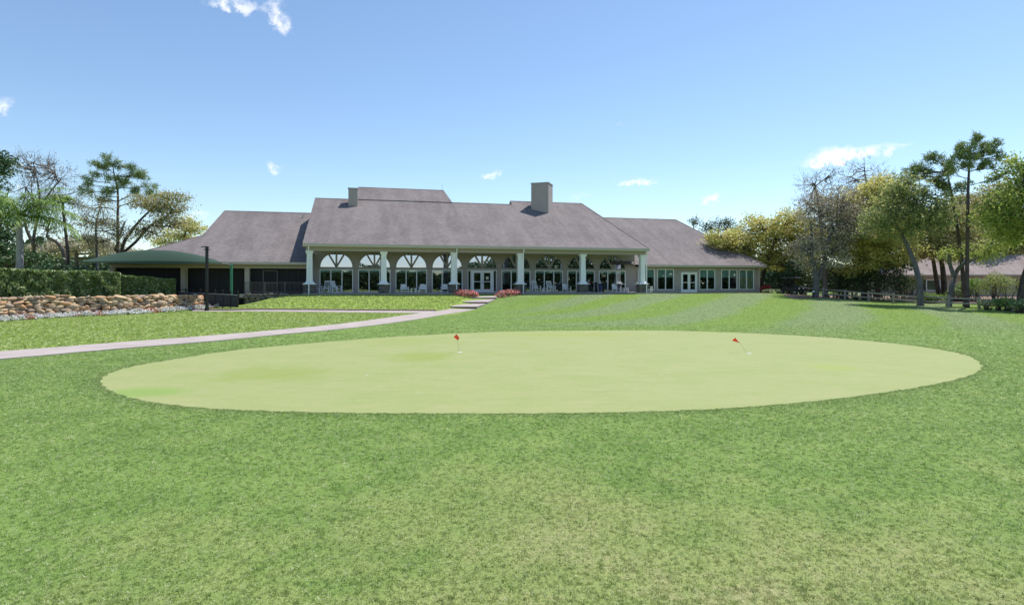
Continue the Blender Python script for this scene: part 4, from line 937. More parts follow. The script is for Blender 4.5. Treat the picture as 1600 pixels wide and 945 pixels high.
MB().hexa([a + (0, .01, ga), c + (0, .01, gc), c + (0, .016, gc), a + (0, .016, ga)], [a + (0, .01, ha - .25), c + (0, .01, hc - .25), c + (0, .016, hc - .25), a + (0, .016, ha - .25)]).build('mesh_panel', M['mesh_fence'], MF)
for z0, m_ in ((-.02, 'black'), (-.26, 'steel'), (None, 'black')):
    if z0 is None: MB().bar(a + (0, -.02, ga), c + (0, -.02, gc), .03, .05).build('rail', M['black'], MF)
    else: MB().bar(a + (0, -.03, ha + z0), c + (0, -.03, hc + z0), .035, .05).build('rail', M[m_], MF)
# retaining return at fence end
# lamp post
lpb = at(323.3, 478, 45.3); lz = float(terrain(lpb[0], lpb[1])); LP = empty('lamp_post', (lpb[0], lpb[1], lz)); tag(LP, 'tall slim black light pole in front of the green shade sail', 'lamp post')
hh = at(323, 386, 45.3)[2] - lz
MB().box(-.085, .085, -.085, .085, -.1, hh).build('pole', M['black'], LP); MB().box(-.12, .12, -.12, .12, -.05, .3).build('base', M['black'], LP)
MB().box(-.24, .24, -.05, .05, hh - .22, hh - .16).build('bracket', M['black'], LP); lh = MB().box(-.42, .14, -.13, .13, hh, hh + .05).build('lamp_head', M['black'], LP); MB().box(-.38, -.1, -.1, .1, hh - .02, hh - .001).build('lens', M['steel'], lh)
# shade sail and its post
sl_ = at(120, 408.5, 46.5); sr_ = at(347, 410.5, 46.8); sb = at(262, 403, 50.0); sbl = at(165, 401, 50.5); mid = at(230, 413, 45.6)
SH = empty('shade_sail', (at(340, 455, 47.1)[0], 47.1, float(terrain(at(340, 455, 47.1)[0], 47.1)))); tag(SH, 'dark green fabric shade sail stretched before the verandah', 'shade sail'); sh0 = np.array(SH.location)
b = MB(); N1, N2 = 28, 12; rowsv = []
for j in range(N2 + 1):
    t_ = j / N2; L0 = sl_ * (1 - t_) + at(150, 405, 51.0) * t_; R0 = sr_ * (1 - t_) + at(335, 405, 50.5) * t_; row = []
    for i in range(N1 + 1):
        s = i / N1; p = L0 * (1 - s) + R0 * s
        p = p + np.array([0, 0, 1]) * (4 * s * (1 - s)) * (-.10 + (.78) * math.sin(math.pi * t_) ** .9 + .42 * t_) + np.array([0, -1, 0]) * (4 * s * (1 - s)) * (.5 * (1 - t_)) * -1
        row.append(tuple(p - sh0))
    rowsv.append(row)
for j in range(N2): b.quadstrip(rowsv[j], rowsv[j + 1])
me = b.mesh('canopy', True); bm = bmesh.new(); bm.from_mesh(me); bmesh.ops.remove_doubles(bm, verts=bm.verts, dist=.001); bmesh.ops.recalc_face_normals(bm, faces=bm.faces); bm.to_mesh(me); bm.free()
for p in me.polygons: p.use_smooth = True
cn = link('canopy', me, M['sail'], SH); so_ = cn.modifiers.new('solid', 'SOLIDIFY'); so_.thickness = .012
MB().tube([r_ for r_ in rowsv[0]], .025, 6).build('edge_cable', M['sail'], SH)
top = sr_ - sh0; MB().tube([(0, 2.3, -.3), (0, 2.3, top[2] + .0)], .115, 10).build('post', M['greenpaint'], SH)
MB().tube([(0, 2.3, top[2] - .1), (top[0], top[1], top[2])], .03, 6).build('shackle', M['steel'], SH)
lft = sl_ - sh0; MB().tube([(lft[0], lft[1] + .1, -.3), (lft[0], lft[1] + .1, lft[2])], .05, 8).build('post', M['black'], SH)

# flower beds either side of the steps
def pinkbed(label, pts, seed):
    parts = []
    for (px, py, D, r) in pts:
        p = at(px, py, D); g = float(terrain(p[0], p[1])); parts.append(((p[0], p[1], g + .12), (r, r * .8, .42)))
    mound('flower_bed', label, 'flower bed', 'pink flower beds beside the steps', parts, seed, M['hedge'], .055, None, .5, 60, None, (M['pinkf'], 1.0, 1.6))
pinkbed('pink flowers on the left of the steps, below the entrance', [(718, 459, 53.6, .62), (727, 460, 53.4, .75), (735, 462, 53.0, .7), (741, 464, 52.6, .5)], 21)
pinkbed('pink flowers on the right of the steps, below the entrance', [(782, 464, 53.2, .5), (789, 461, 53.8, .7), (797, 459, 54.4, .75), (805, 458, 55.0, .6)], 22)

# ------------------------------------------------------------------ flags and cups on the green
def flagstick(cup, topx, topy, label, tilt):
    g = ground_at(*cup); T = empty('practice_flag', (g[0], g[1], .01)); tag(T, label, 'flag', 'practice green flags')
    h_ = (cup[1] - topy) / F * g[1]; dx = (topx - cup[0]) / F * g[1]; tipv = np.array([dx, tilt, h_])
    MB().tube([(0, 0, -.05), tuple(tipv)], .004, 6).build('stick', M['fibreglass'], T)
    d = tipv / np.linalg.norm(tipv); a = tipv - d * .23; b = MB()
    fl = [tipv, tipv + np.array([-.105, .03, -.105]), a + np.array([.01, 0, 0]), tipv + np.array([.097, -.02, -.13])]
    b.hexa([p + np.array([0, -.003, 0]) for p in fl], [p + np.array([0, .003, 0]) for p in fl]).build('flag', M['flag'], T)
    cp = MB(); N_ = 18
    cp.quadstrip([(.056 * math.cos(6.2832 * k / N_), .056 * math.sin(6.2832 * k / N_), .022) for k in range(N_ + 1)], [(.078 * math.cos(6.2832 * k / N_), .078 * math.sin(6.2832 * k / N_), .004) for k in range(N_ + 1)])
    cp.quadstrip([(.056 * math.cos(6.2832 * k / N_), .056 * math.sin(6.2832 * k / N_), .022) for k in range(N_ + 1)], [(.054 * math.cos(6.2832 * k / N_), .054 * math.sin(6.2832 * k / N_), -.06) for k in range(N_ + 1)])
    cp.build('cup', M['white'], T)
flagstick((718, 551), 713, 522.5, 'small orange flag on the left half of the putting green', .1)
flagstick((1170, 552.5), 1151.5, 528.5, 'small orange flag leaning left on the right half of the putting green', .15)
g = ground_at(573, 587); o = MB().tube([(0, 0, .0), (0, 0, .008)], .045, 16).build('hole_plug', M['fibreglass']); o.location = (g[0], g[1], .012); tag(o, 'tiny pale hole plug on the left part of the green', 'plug')

# ------------------------------------------------------------------ right: rail fence, bollard, cart, house
FP = [1253, 1283, 1315, 1349, 1387, 1428, 1474, 1530]
f0 = np.array([(1253 - 800) / F * 61.5, 61.5]); f1 = np.array([(1530 - 800) / F * 49.2, 49.2])
RF = empty('rail_fence', (f0[0], f0[1], float(terrain(*f0)))); tag(RF, 'weathered two-rail wooden fence under the trees at the right', 'fence'); ro = np.array(RF.location)
pp = [f0 + (f1 - f0) * k / 7 for k in range(0, 9)]; rg = random.Random(3); prev = None
for p in pp:
    g = float(terrain(*p)) - ro[2]; l_ = (p[0] - ro[0], p[1] - ro[1]); h_ = rg.uniform(1.0, 1.1)
    MB().box(l_[0] - .075, l_[0] + .075, l_[1] - .06, l_[1] + .06, g - .2, g + h_).build('post', M['rail_wood'], RF)
    if prev:
        for z in (.42, .84): MB().bar((prev[0], prev[1], prev[2] + z + rg.uniform(-.04, .04)), (l_[0], l_[1], g + z + rg.uniform(-.04, .04)), .06, .12).build('rail', M['rail_wood'], RF)
    prev = (l_[0], l_[1], g)
g = ground_at(1271, 465.3); BO = empty('path_light', tuple(g)); tag(BO, 'short black bollard light with a white top on the lawn edge', 'bollard')
MB().tube([(0, 0, -.1), (0, 0, .55)], .11, 12).build('post', M['black'], BO); MB().tube([(0, 0, .55), (0, 0, .74)], .09, 12).build('lamp', M['white'], BO); MB().tube([(0, 0, .74), (0, 0, .80), (0, 0, .84)], [.12, .10, .03], 12).build('cap', M['black'], BO)
# parked utility cart
cp_ = at(1237, 460, 62.0); cz = float(terrain(cp_[0], cp_[1])); GC = empty('golf_cart', (cp_[0], cp_[1], cz + .03), math.radians(-62)); tag(GC, 'black golf cart parked under the trees beside the clubhouse', 'golf cart')
MB().hexa([(-1.15, -.55, .28), (1.15, -.5, .28), (1.15, .5, .28), (-1.15, .55, .28)], [(-1.15, -.58, .62), (.95, -.48, .78), (.95, .48, .78), (-1.15, .58, .62)]).build('body', M['black'], GC)
MB().hexa([(.55, -.5, .76), (1.1, -.46, .70), (1.1, .46, .70), (.55, .5, .76)], [(.6, -.42, .98), (.9, -.38, .92), (.9, .38, .92), (.6, .42, .98)]).build('cowl', M['black'], GC)
MB().box(-.65, -.1, -.52, .52, .62, .86).build('seat', M['darkbag'], GC); MB().box(-.75, -.62, -.52, .52, .86, 1.25).build('seat_back', M['darkbag'], GC)
MB().hexa([(-.95, -.56, 1.74), (.85, -.56, 1.74), (.85, .56, 1.74), (-.95, .56, 1.74)], [(-.85, -.5, 1.82), (.75, -.5, 1.82), (.75, .5, 1.82), (-.85, .5, 1.82)]).build('roof', M['black'], GC)
for x, xt, y in ((.82, .6, -.46), (.82, .6, .46), (-.85, -.85, -.46), (-.85, -.85, .46)): MB().tube([(x, y, .7), (xt, y, 1.75)], .022, 6).build('strut', M['black'], GC)
MB().hexa([(.80, -.44, .95), (.82, -.44, .95), (.82, .44, .95), (.80, .44, .95)], [(.62, -.44, 1.7), (.64, -.44, 1.7), (.64, .44, 1.7), (.62, .44, 1.7)]).build('windscreen', M['fan_glass'], GC)
for x in (-.78, .78):
    for y in (-.5, .5): w_ = MB().tube([(x, y - .09, .22), (x, y + .09, .22)], .24, 16).build('wheel', M['rubber'], GC); MB().tube([(x, y - .1, .22), (x, y + .1, .22)], .12, 10).build('rim', M['steel'], w_)
MB().tube([(.35, -.22, 1.0), (.3, -.22, 1.08)], .16, 12).build('steering_wheel', M['black'], GC)
for y in (-.34, .34): MB().box(1.12, 1.16, y - .09, y + .09, .55, .68).build('headlight', M['plastic'], GC)

# neighbouring house behind the trees
hb = at(1400, 455, 78); NH = empty('neighbour_house', (hb[0], hb[1], float(terrain(hb[0], hb[1]))), math.radians(-12)); tag(NH, 'low beige house with a pinkish brown roof behind the trees', 'house')
MB().box(0, 26, 0, 9, -.3, 2.9).build('wall', M['cream'], NH)
b = MB(); e_ = 2.85; b.poly([(-.8, -.9, e_), (27, -.9, e_), (22, 4.5, 5.6), (4.5, 4.5, 5.6)]); b.poly([(-.8, 9.9, e_), (-.8, -.9, e_), (4.5, 4.5, 5.6)]); b.poly([(27, -.9, e_), (27, 9.9, e_), (22, 4.5, 5.6)]); b.poly([(27, 9.9, e_), (-.8, 9.9, e_), (4.5, 4.5, 5.6), (22, 4.5, 5.6)])
b.build('roof', M['old_shingle'], NH, fix=False); MB().box(-.8, 27, -.95, -.85, 2.68, 2.86).build('fascia', M['gutter'], NH)
for x in (3.6, 9.5, 14.5, 20):
    w_ = frame_mb(x, x + 1.7, .7, 2.2, -.06, .02, .1).build('window', M['white'], NH); MB().box(x + .09, x + 1.61, -.03, -.01, .79, 2.11).build('pane', M['glass'], w_)
    for s in (x - .5, x + 1.75): MB().box(s, s + .45, -.05, -.005, .7, 2.2).build('shutter', M['black'], w_)

# ------------------------------------------------------------------ trees, right side
TR, TL = 'trees along the rail fence', 'trees behind the hedge'
tree('oak_tree', 'yellow-green oak behind the right end of the clubhouse, with a leaning trunk', 70, [(1186, 455, 0.273), (1194, 425, 0.221), (1204, 395, 0.169), (1212, 370, 0.117)],
     [(1150, 383, 42, 24), (1190, 362, 42, 28), (1232, 352, 44, 26), (1262, 378, 36, 30), (1218, 398, 44, 26), (1250, 412, 36, 24), (1125, 374, 24, 16), (1168, 410, 34, 20)], M['oak'], M['bark'], 31, TR, .17, .8)
tree('oak_tree', 'grey-brown half-bare oak with a forked trunk beside the golf cart', 59, [(1274, 466, 0.345), (1275, 440, 0.300), (1273, 420, 0.225), (1268, 395, 0.165), (1268, 350, 0.090)],
     [(1278, 330, 34, 34), (1300, 362, 38, 30), (1258, 392, 30, 26), (1318, 318, 34, 30), (1300, 395, 34, 24), (1335, 350, 30, 30)], M['oakgrey'], M['greybark'], 32, TR, .13, .75, twigs=.9, gap=.3,
     extra=[[(1276, 440, .26), (1286, 415, .22), (1294, 385, .16), (1300, 345, .09)]])
tree('bare_tree', 'leafless tree top reaching above the grey-brown oak by the golf cart', 63, [(1290, 464, .3), (1288, 400, .22), (1280, 330, .14), (1274, 290, .07)],
     [(1272, 296, 28, 30), (1295, 280, 22, 20), (1258, 320, 18, 26), (1290, 320, 26, 26)], M['oakgrey'], M['twig'], 33, TR, .07, .7, 'bare', 1.0)
tree('bare_tree', 'leafless tree whose twigs rise behind the wide yellow-green oak', 66, [(1372, 464, .3), (1368, 380, .22), (1362, 320, .14), (1352, 275, .07)],
     [(1350, 268, 34, 22), (1330, 282, 26, 18), (1375, 285, 24, 22), (1400, 300, 26, 20), (1350, 300, 30, 18)], M['oakgrey'], M['twig'], 34, TR, .07, .55, 'bare', 1.0)
tree('oak_tree', 'wide yellow-green oak in the middle of the fence row', 62, [(1350, 466, 0.273), (1348, 430, 0.221), (1352, 390, 0.169), (1360, 350, 0.117)],
     [(1330, 330, 40, 34), (1372, 318, 44, 34), (1352, 368, 50, 34), (1400, 352, 40, 36), (1315, 378, 34, 28), (1390, 392, 46, 26), (1340, 408, 44, 22), (1385, 292, 34, 18)], M['oak'], M['bark'], 35, TR, .16, .95)
tree('oak_tree', 'oak with a thick grey trunk leaning left, nearest of the fence row', 52.5, [(1438, 469, 0.292), (1437, 445, 0.244), (1430, 415, 0.228), (1418, 385, 0.180), (1408, 365, 0.138), (1398, 345, 0.095)],
     [(1395, 330, 40, 28), (1432, 318, 38, 32), (1372, 352, 30, 24), (1418, 290, 34, 24), (1440, 350, 36, 26), (1465, 335, 26, 30)], M['oakdark'], M['greybark'], 36, TR, .14, .72, gap=.1)
tree('pine_tree', 'tallest pine, with a straight bare trunk at the right', 51.5, [(1511, 474, 0.186), (1511, 420, 0.155), (1512, 350, 0.130), (1513, 290, 0.105), (1516, 240, 0.062), (1520, 215, 0.031)],
     dome(1526, 262, 43, 55, 22, 71) + [(1552, 280, 12, 6), (1492, 272, 14, 7)], M['pine'], M['pinebark'], 37, TR, .2, .62, 'pine', csize=.62)
tree('pine_tree', 'slanting pine left of the tallest pine, its crown spreading left', 53.5, [(1509, 470, 0.198), (1504, 425, 0.167), (1498, 370, 0.136), (1487, 305, 0.105), (1482, 280, 0.068), (1478, 255, 0.037)],
     dome(1458, 305, 50, 72, 24, 72) + [(1425, 318, 16, 7), (1408, 305, 12, 6)], M['pine'], M['pinebark'], 38, TR, .2, .62, 'pine', csize=.66)
tree('oak_tree', 'oak with two dark upright trunks in front of the neighbouring house', 66, [(1476, 462, 0.300), (1474, 430, 0.270), (1470, 400, 0.210), (1466, 370, 0.135)],
     [(1450, 362, 38, 26), (1488, 352, 38, 28), (1470, 388, 44, 20), (1515, 372, 32, 26), (1440, 395, 30, 16), (1500, 398, 34, 16), (1478, 330, 30, 18)], M['oakrust'], M['bark'], 39, TR, .16, .72,
     extra=[[(1467, 462, .26), (1462, 430, .22), (1457, 400, .17), (1452, 375, .10)]])
tree('oak_tree', 'small oak with a crooked trunk forking low beside the pines', 53, [(1482, 470, 0.252), (1487, 450, 0.210), (1493, 428, 0.182), (1505, 412, 0.140), (1530, 402, 0.084)],
     [(1540, 400, 28, 12), (1552, 382, 26, 14), (1520, 390, 20, 10), (1483, 400, 16, 12)], M['oakbright'], M['greybark'], 40, TR, .12, .7, extra=[[(1491, 432, .2), (1484, 412, .15), (1482, 396, .08)]])
tree('oak_tree', 'bright green oak filling the right edge of the view', 50, [(1592, 474, 0.300), (1600, 435, 0.252), (1612, 400, 0.192), (1618, 350, 0.132)],
     [(1590, 290, 38, 30), (1565, 322, 30, 26), (1605, 335, 44, 34), (1578, 362, 40, 24), (1640, 300, 40, 40), (1545, 345, 24, 18), (1650, 370, 44, 34), (1600, 262, 30, 18)], M['oakbright'], M['bark'], 41, TR, .15, .8)
tree('oak_tree', 'dull green oak in the background between the pines and the bright oak', 84, [(1555, 456, .4), (1552, 420, .32), (1548, 380, .24), (1545, 350, .15)],
     [(1525, 330, 32, 26), (1555, 312, 32, 26), (1582, 345, 34, 28), (1540, 365, 40, 22), (1500, 330, 26, 24), (1600, 380, 34, 24)], M['oakrust'], M['bark'], 42, TR, .2, .7)
tree('oak_tree', 'dull green oak in the background left of the slanting pine', 86, [(1425, 456, .4), (1422, 420, .32), (1415, 385, .22), (1412, 350, .15)],
     [(1410, 335, 36, 26), (1440, 365, 34, 26), (1380, 368, 34, 24), (1330, 385, 34, 22), (1295, 375, 30, 24)], M['oakrust'], M['bark'], 43, TR, .2, .75)
for k, (x, y, D, rx, ry, lab) in enumerate(((1224, 428, 69, 2.4, 2.6, 'dark evergreen bush behind the golf cart'), (1254, 424, 66, 2.2, 3.0, 'dark evergreen bush left of the forked oak trunk'), (1306, 420, 64, 2.3, 3.1, 'dark evergreen bush right of the forked oak trunk'),
        (1334, 430, 63, 1.9, 2.6, 'shorter dark evergreen bush in the middle of the fence'), (1362, 420, 62, 2.1, 3.1, 'tall dark evergreen bush left of the thick leaning trunk'), (1396, 424, 61, 2.3, 2.9, 'dark evergreen bush right next to the thick leaning trunk'))):
    p = at(x, y, D); g = float(terrain(p[0], p[1])); parts = [((p[0], p[1], g + ry * .52), (rx * .8, rx * .8, ry * .55))]
    rg = random.Random(k)
    for q in range(4): parts.append(((p[0] + rg.uniform(-1, 1) * rx * .5, p[1] + rg.uniform(-.6, .6), g + rg.uniform(.35, 1.25) * ry), (rx * .5, rx * .5, ry * .38)))
    mound('evergreen_bush', lab, 'bush', 'dark evergreen bushes behind the rail fence', parts, 60 + k, M['cedar'], .13, None, .2, 120)
for k, (x, y, D, rx, rz, m_, lab, nm) in enumerate(((1459, 452, 57.5, 1.9, .85, 'shrub', 'bright green low hedge in front of the neighbouring house', 'shrub'), (1443, 453, 58, 1.1, .7, 'shrub', 'small bright green shrub right of the thick leaning trunk', 'shrub'),
        (1545, 456, 48.5, 1.3, .85, 'pale', 'loose grey-green shrub right of the tallest pine', 'shrub'), (1572, 458, 47.5, 1.5, .95, 'shrub', 'leafy green shrub near the right edge', 'shrub'), (1598, 463, 45.5, 1.4, 1.0, 'hedge', 'dark green shrub at the right edge of the view', 'shrub'),
        (1520, 440, 60, 2.0, 2.2, 'shrub', 'tall leafy shrub before the neighbouring house, just right of the pines', 'shrub'), (1556, 438, 58, 2.4, 2.6, 'oakdark', 'large dull green shrub hiding the right part of the neighbouring house', 'shrub'), (1425, 440, 66, 1.6, 2.4, 'oakdark', 'dull green shrub at the left end of the neighbouring house', 'shrub'), (1490, 448, 60, 1.3, 1.2, 'hedge', 'low green shrub between the crooked trunk and the pines', 'shrub'), (1210, 454, 63, 1.25, .42, 'pale', 'low pale variegated shrub at the corner of the clubhouse', 'shrub'), (1196, 445, 66.5, .85, .95, 'redleaf', 'red-leaved shrub behind the corner of the clubhouse', 'shrub'),
        (1338, 462, 59, .7, .35, 'shrub', 'tiny green plant at the foot of the fence, left of the tiny bare-soil gap', 'plant'), (1318, 455, 60.5, .5, .9, 'shrub', 'slender green sapling at the fence, right of the forked oak', 'plant'))):
    p = at(x, y, D); g = float(terrain(p[0], p[1])); rg = random.Random(k + 50); parts = [((p[0], p[1], g + rz * .5), (rx * .8, rx * .6, rz * .62))]
    for q in range(3): parts.append(((p[0] + rg.uniform(-.6, .6) * rx, p[1] + rg.uniform(-.3, .3), g + rz * rg.uniform(.4, .8)), (rx * .45, rx * .4, rz * .45)))
    mound(nm, lab, nm, 'low shrubs along the right edge', parts, 80 + k, M[m_], .075, None, .5, 80)
# tops showing beyond the roof
tree('pine_tree', 'dark round pine crown showing beyond the right wing roof', 118, [(1122, 452, .3), (1122, 400, .25), (1122, 360, .18)], [(1108, 357, 14, 9), (1126, 350, 17, 9), (1140, 358, 12, 8)], M['cedar'], M['pinebark'], 51, 'trees beyond the roof', .2, .9, csize=1.2)
tree('pine_tree', 'thin pine tip left of the dark round crown beyond the roof', 118, [(1084, 452, .25), (1084, 400, .2), (1084, 350, .1)], [(1084, 348, 6, 8)], M['cedar'], M['pinebark'], 52, 'trees beyond the roof', .2, .8, csize=.9)
# far woods round the course: one mass, seen between the near trees and mirrored in the windows
rs = np.random.RandomState(99); N = 110000; a_ = rs.uniform(0, 2 * math.pi, N); R_w = 132 + rs.normal(size=N) * 5
hw_ = 8.0 + 1.3 * np.sin(a_ * 17) + 1.1 * np.sin(a_ * 41 + 1) + .7 * np.sin(a_ * 90 + 2); hw_ = hw_ + 8 * sm(np.cos(a_ + .62), .90, .965); zz_ = hw_ * rs.uniform(0, 1, N) ** .75
v, f = quads(np.stack([np.cos(a_) * R_w, 10 + np.sin(a_) * R_w, zz_], 1), .62, rs, 1.0, np.array([0, 0, .5])); k_ = rs.uniform(0, 2 * math.pi, 16000); hk = np.interp(k_, np.sort(a_)[::40], hw_[np.argsort(a_)][::40]) * .86
v2, f2 = quads(np.stack([np.cos(k_) * 139, 10 + np.sin(k_) * 139, hk * rs.uniform(0, 1, 16000)], 1), 1.5, rs, 1.0, np.stack([-np.cos(k_), -np.sin(k_), 0 * k_], 1) * 2); v, f = merge([(v, f), (v2, f2)])
o = link('far_woods', np_mesh('far_woods', v, f), M['cedar']); tag(o, 'distant belt of woods round the course', 'woods', kind='stuff')

# ------------------------------------------------------------------ trees, left side
def palm(label, D, base, top, r0, fronds, L, seed, droop, m_):
    rs = random.Random(seed); p0 = at(*base, D); p0[2] = 1.2; T = empty('palm_tree', tuple(p0)); tag(T, label, 'palm tree', TL)
    p1 = at(*top, D) - p0; MB().tube([(0, 0, -.2), tuple(p1 * .5 + np.array([.05, 0, 0])), tuple(p1)], [r0 * 1.15, r0, r0 * .8], 10).build('trunk', m_, T)
    MB().tube([tuple(p1 - (0, 0, .1)), tuple(p1 + (0, 0, .5)), tuple(p1 + (0, 0, .9))], [r0 * .85, r0 * .7, r0 * .2], 8).build('crown_shaft', M['palm'], T)
    for k in range(fronds):
        az = 2 * math.pi * k / fronds * 2.4 + rs.uniform(-.3, .3); el = rs.uniform(.05, 1.45); ln = L * rs.uniform(.8, 1.1); d = np.array([math.cos(az), math.sin(az), 0]); b = MB(); pts = []
        a = el; q = p1 + np.array([0, 0, .4])
        for s in range(13): pts.append(q.copy()); q = q + (d * math.cos(a) + np.array([0, 0, math.sin(a)])) * ln / 12; a -= droop * (.07 + .012 * s)
        b.tube([tuple(x) for x in pts], list(np.linspace(.035, .006, 13)), 4, False)
        side = np.array([-d[1], d[0], 0])
        for s in range(2, 13):
            for e in range(3):
                f = min(s + e / 3, 12); i = int(f); P = pts[i] + (pts[min(i + 1, 12)] - pts[i]) * (f - i); tl = .75 * math.sin(math.pi * min(1, (f / 12) * .9 + .12)) * L / 3.6
                tang = pts[min(i + 1, 12)] - pts[max(i - 1, 0)]; tang = tang / (np.linalg.norm(tang) + 1e-9)
                for sg in (-1, 1):
                    dr = side * sg * rs.uniform(.5, .8) + tang * .55 + np.array([0, 0, rs.uniform(-.75, .15)]); dr /= np.linalg.norm(dr); w_ = np.cross(dr, [0, 0, 1]) * .045
                    m1 = P + dr * tl * .55; e1 = m1 + (dr * .45 + np.array([0, 0, -.28])) * tl
                    b.poly([P - w_, P + w_, m1 + w_, m1 - w_]); b.poly([m1 - w_, m1 + w_, e1])
        b.build('frond', M['palm'], T, fix=False)
palm('queen palm with a pale smooth trunk and drooping green fronds at the left edge', 50, (30, 430), (30, 347), .27, 26, 5.6, 3, 1.12, M['palmbark'])
palm('small thin palm with a short tuft of fronds, right of the queen palm', 58, (112, 430), (98, 322), .14, 13, 1.5, 5, 1.9, M['bark'])
tree('magnolia_tree', 'dark glossy evergreen tree cut by the left edge', 54, [(-22, 430, .4), (-20, 380, .3), (-18, 300, .2)], [(-10, 262, 26, 26), (-30, 320, 40, 40), (-8, 350, 22, 40), (-5, 395, 26, 28), (45, 405, 26, 12), (-25, 250, 30, 24)], M['magnolia'], M['bark'], 61, TL, .19, .75)
tree('bare_tree', 'leafless grey tree with many fine twigs behind the queen palm', 60, [(56, 430, 0.238), (54, 395, 0.196), (52, 375, 0.154), (62, 320, 0.098), (58, 280, 0.063)],
     [(52, 262, 36, 24), (85, 275, 34, 24), (40, 300, 28, 26), (95, 310, 30, 22), (65, 325, 30, 24), (75, 355, 34, 18)], M['oakgrey'], M['twig'], 62, TL, .07, .85, 'bare', 1.4,
     extra=[[(55, 385, .2), (42, 360, .15), (36, 330, .09)], [(106, 430, .3), (100, 395, .24), (88, 378, .16), (72, 370, .1)], [(58, 330, .1), (80, 298, .08), (96, 280, .05)]])
tree('pine_tree', 'tall pine with a rounded open crown left of the clubhouse', 68, [(184, 430, 0.211), (184, 390, 0.186), (184, 340, 0.149), (184, 300, 0.112), (178, 270, 0.062), (176, 255, 0.031)],
     dome(180, 312, 60, 65, 30, 73), M['pine'], M['pinebark'], 63, TL, .2, .62, 'pine', csize=.8)
tree('oak_tree', 'olive oak with dark stems fanning up to the right beside the tall pine', 62, [(186, 430, 0.216), (190, 392, 0.192), (205, 362, 0.144), (225, 338, 0.102), (248, 318, 0.060)],
     [(250, 318, 26, 16), (272, 326, 22, 16), (226, 318, 22, 14), (285, 308, 12, 10), (255, 345, 28, 14), (225, 360, 26, 14), (280, 352, 16, 10), (262, 305, 16, 8)], M['oakrust'], M['bark'], 64, TL, .13, .85, gap=.1,
     extra=[[(192, 395, .17), (212, 378, .14), (236, 352, .1), (262, 338, .05)], [(180, 392, .13), (186, 372, .1), (196, 345, .07)]])
tree('oak_tree', 'thin pale-leaved oak in front of the tall pine trunk', 60, [(152, 430, 0.156), (151, 390, 0.120), (150, 355, 0.084), (156, 325, 0.048)],
     [(158, 322, 22, 16), (168, 345, 26, 16), (145, 352, 22, 14), (160, 376, 30, 14), (190, 360, 20, 16), (125, 345, 20, 16), (130, 375, 24, 14), (112, 322, 18, 14)], M['oakrust'], M['greybark'], 65, TL, .11, .6, twigs=1.3, gap=.45)
tree('oak_tree', 'small green oak just left of the clubhouse roof', 74, [(286, 430, .26), (287, 390, .2), (290, 362, .12)], [(292, 350, 18, 12), (310, 360, 16, 9), (275, 368, 20, 11), (300, 375, 18, 10), (255, 378, 18, 10)], M['oak'], M['bark'], 66, TL, .15, .8)
tree('oak_tree', 'hazy low oak behind the bare tree', 92, [(120, 440, .4), (120, 410, .3), (118, 385, .2)], [(100, 388, 34, 16), (140, 382, 34, 16), (70, 392, 26, 14), (175, 392, 30, 14), (210, 398, 26, 10)], M['oakgrey'], M['bark'], 67, TL, .2, .6, twigs=.5, gap=.3)
for k, (x, D, rx, rz, lab) in enumerate(((108, 58, 2.6, 1.5, 'broad dark green bush behind the thin palm'), (172, 56, 2.4, 1.2, 'low dark green bush behind the middle of the shade sail'), (78, 52, 2.0, 1.5, 'dark green bush above the hedge, right of the queen palm trunk'), (135, 56, 2.2, 1.1, 'low dark green bush beneath the left tip of the shade sail'))):
    p = at(x, 420, D); mound('evergreen_bush', lab, 'bush', 'bushes behind the hedge', [((p[0], D, 1.35 + rz), (rx, rx * .7, rz)), ((p[0] + .8, D, 1.35 + rz * 1.3), (rx * .6, rx * .5, rz * .7))], 90 + k, M['magnolia'], .13, 1.36, .3, 110)

# ------------------------------------------------------------------ grass blades
def tuft(seed, n, h, spread, w):
    rs = np.random.RandomState(seed); a = rs.uniform(0, 6.283, n); r = spread * rs.uniform(0, 1, n) ** .5
    base = np.stack([r * np.cos(a), r * np.sin(a), np.full(n, -.004)], 1); az = rs.uniform(0, 6.283) + rs.normal(size=n) * .9; lean = rs.uniform(.3, 1.25, n); hh_ = h * rs.uniform(.55, 1.15, n)
    d = np.stack([np.cos(az) * np.sin(lean), np.sin(az) * np.sin(lean), np.cos(lean)], 1); t_ = az + 1.57 + rs.normal(size=n) * .5; s = np.stack([np.cos(t_), np.sin(t_), 0 * t_], 1) * w
    v = np.stack([base - s, base + s, base + d * hh_[:, None]], 1).reshape(-1, 3)
    me = np_mesh('grass_tuft', v, np.arange(3 * n).reshape(n, 3)); me.materials.append(M['blade']); return bpy.data.objects.new('grass_tuft', me)
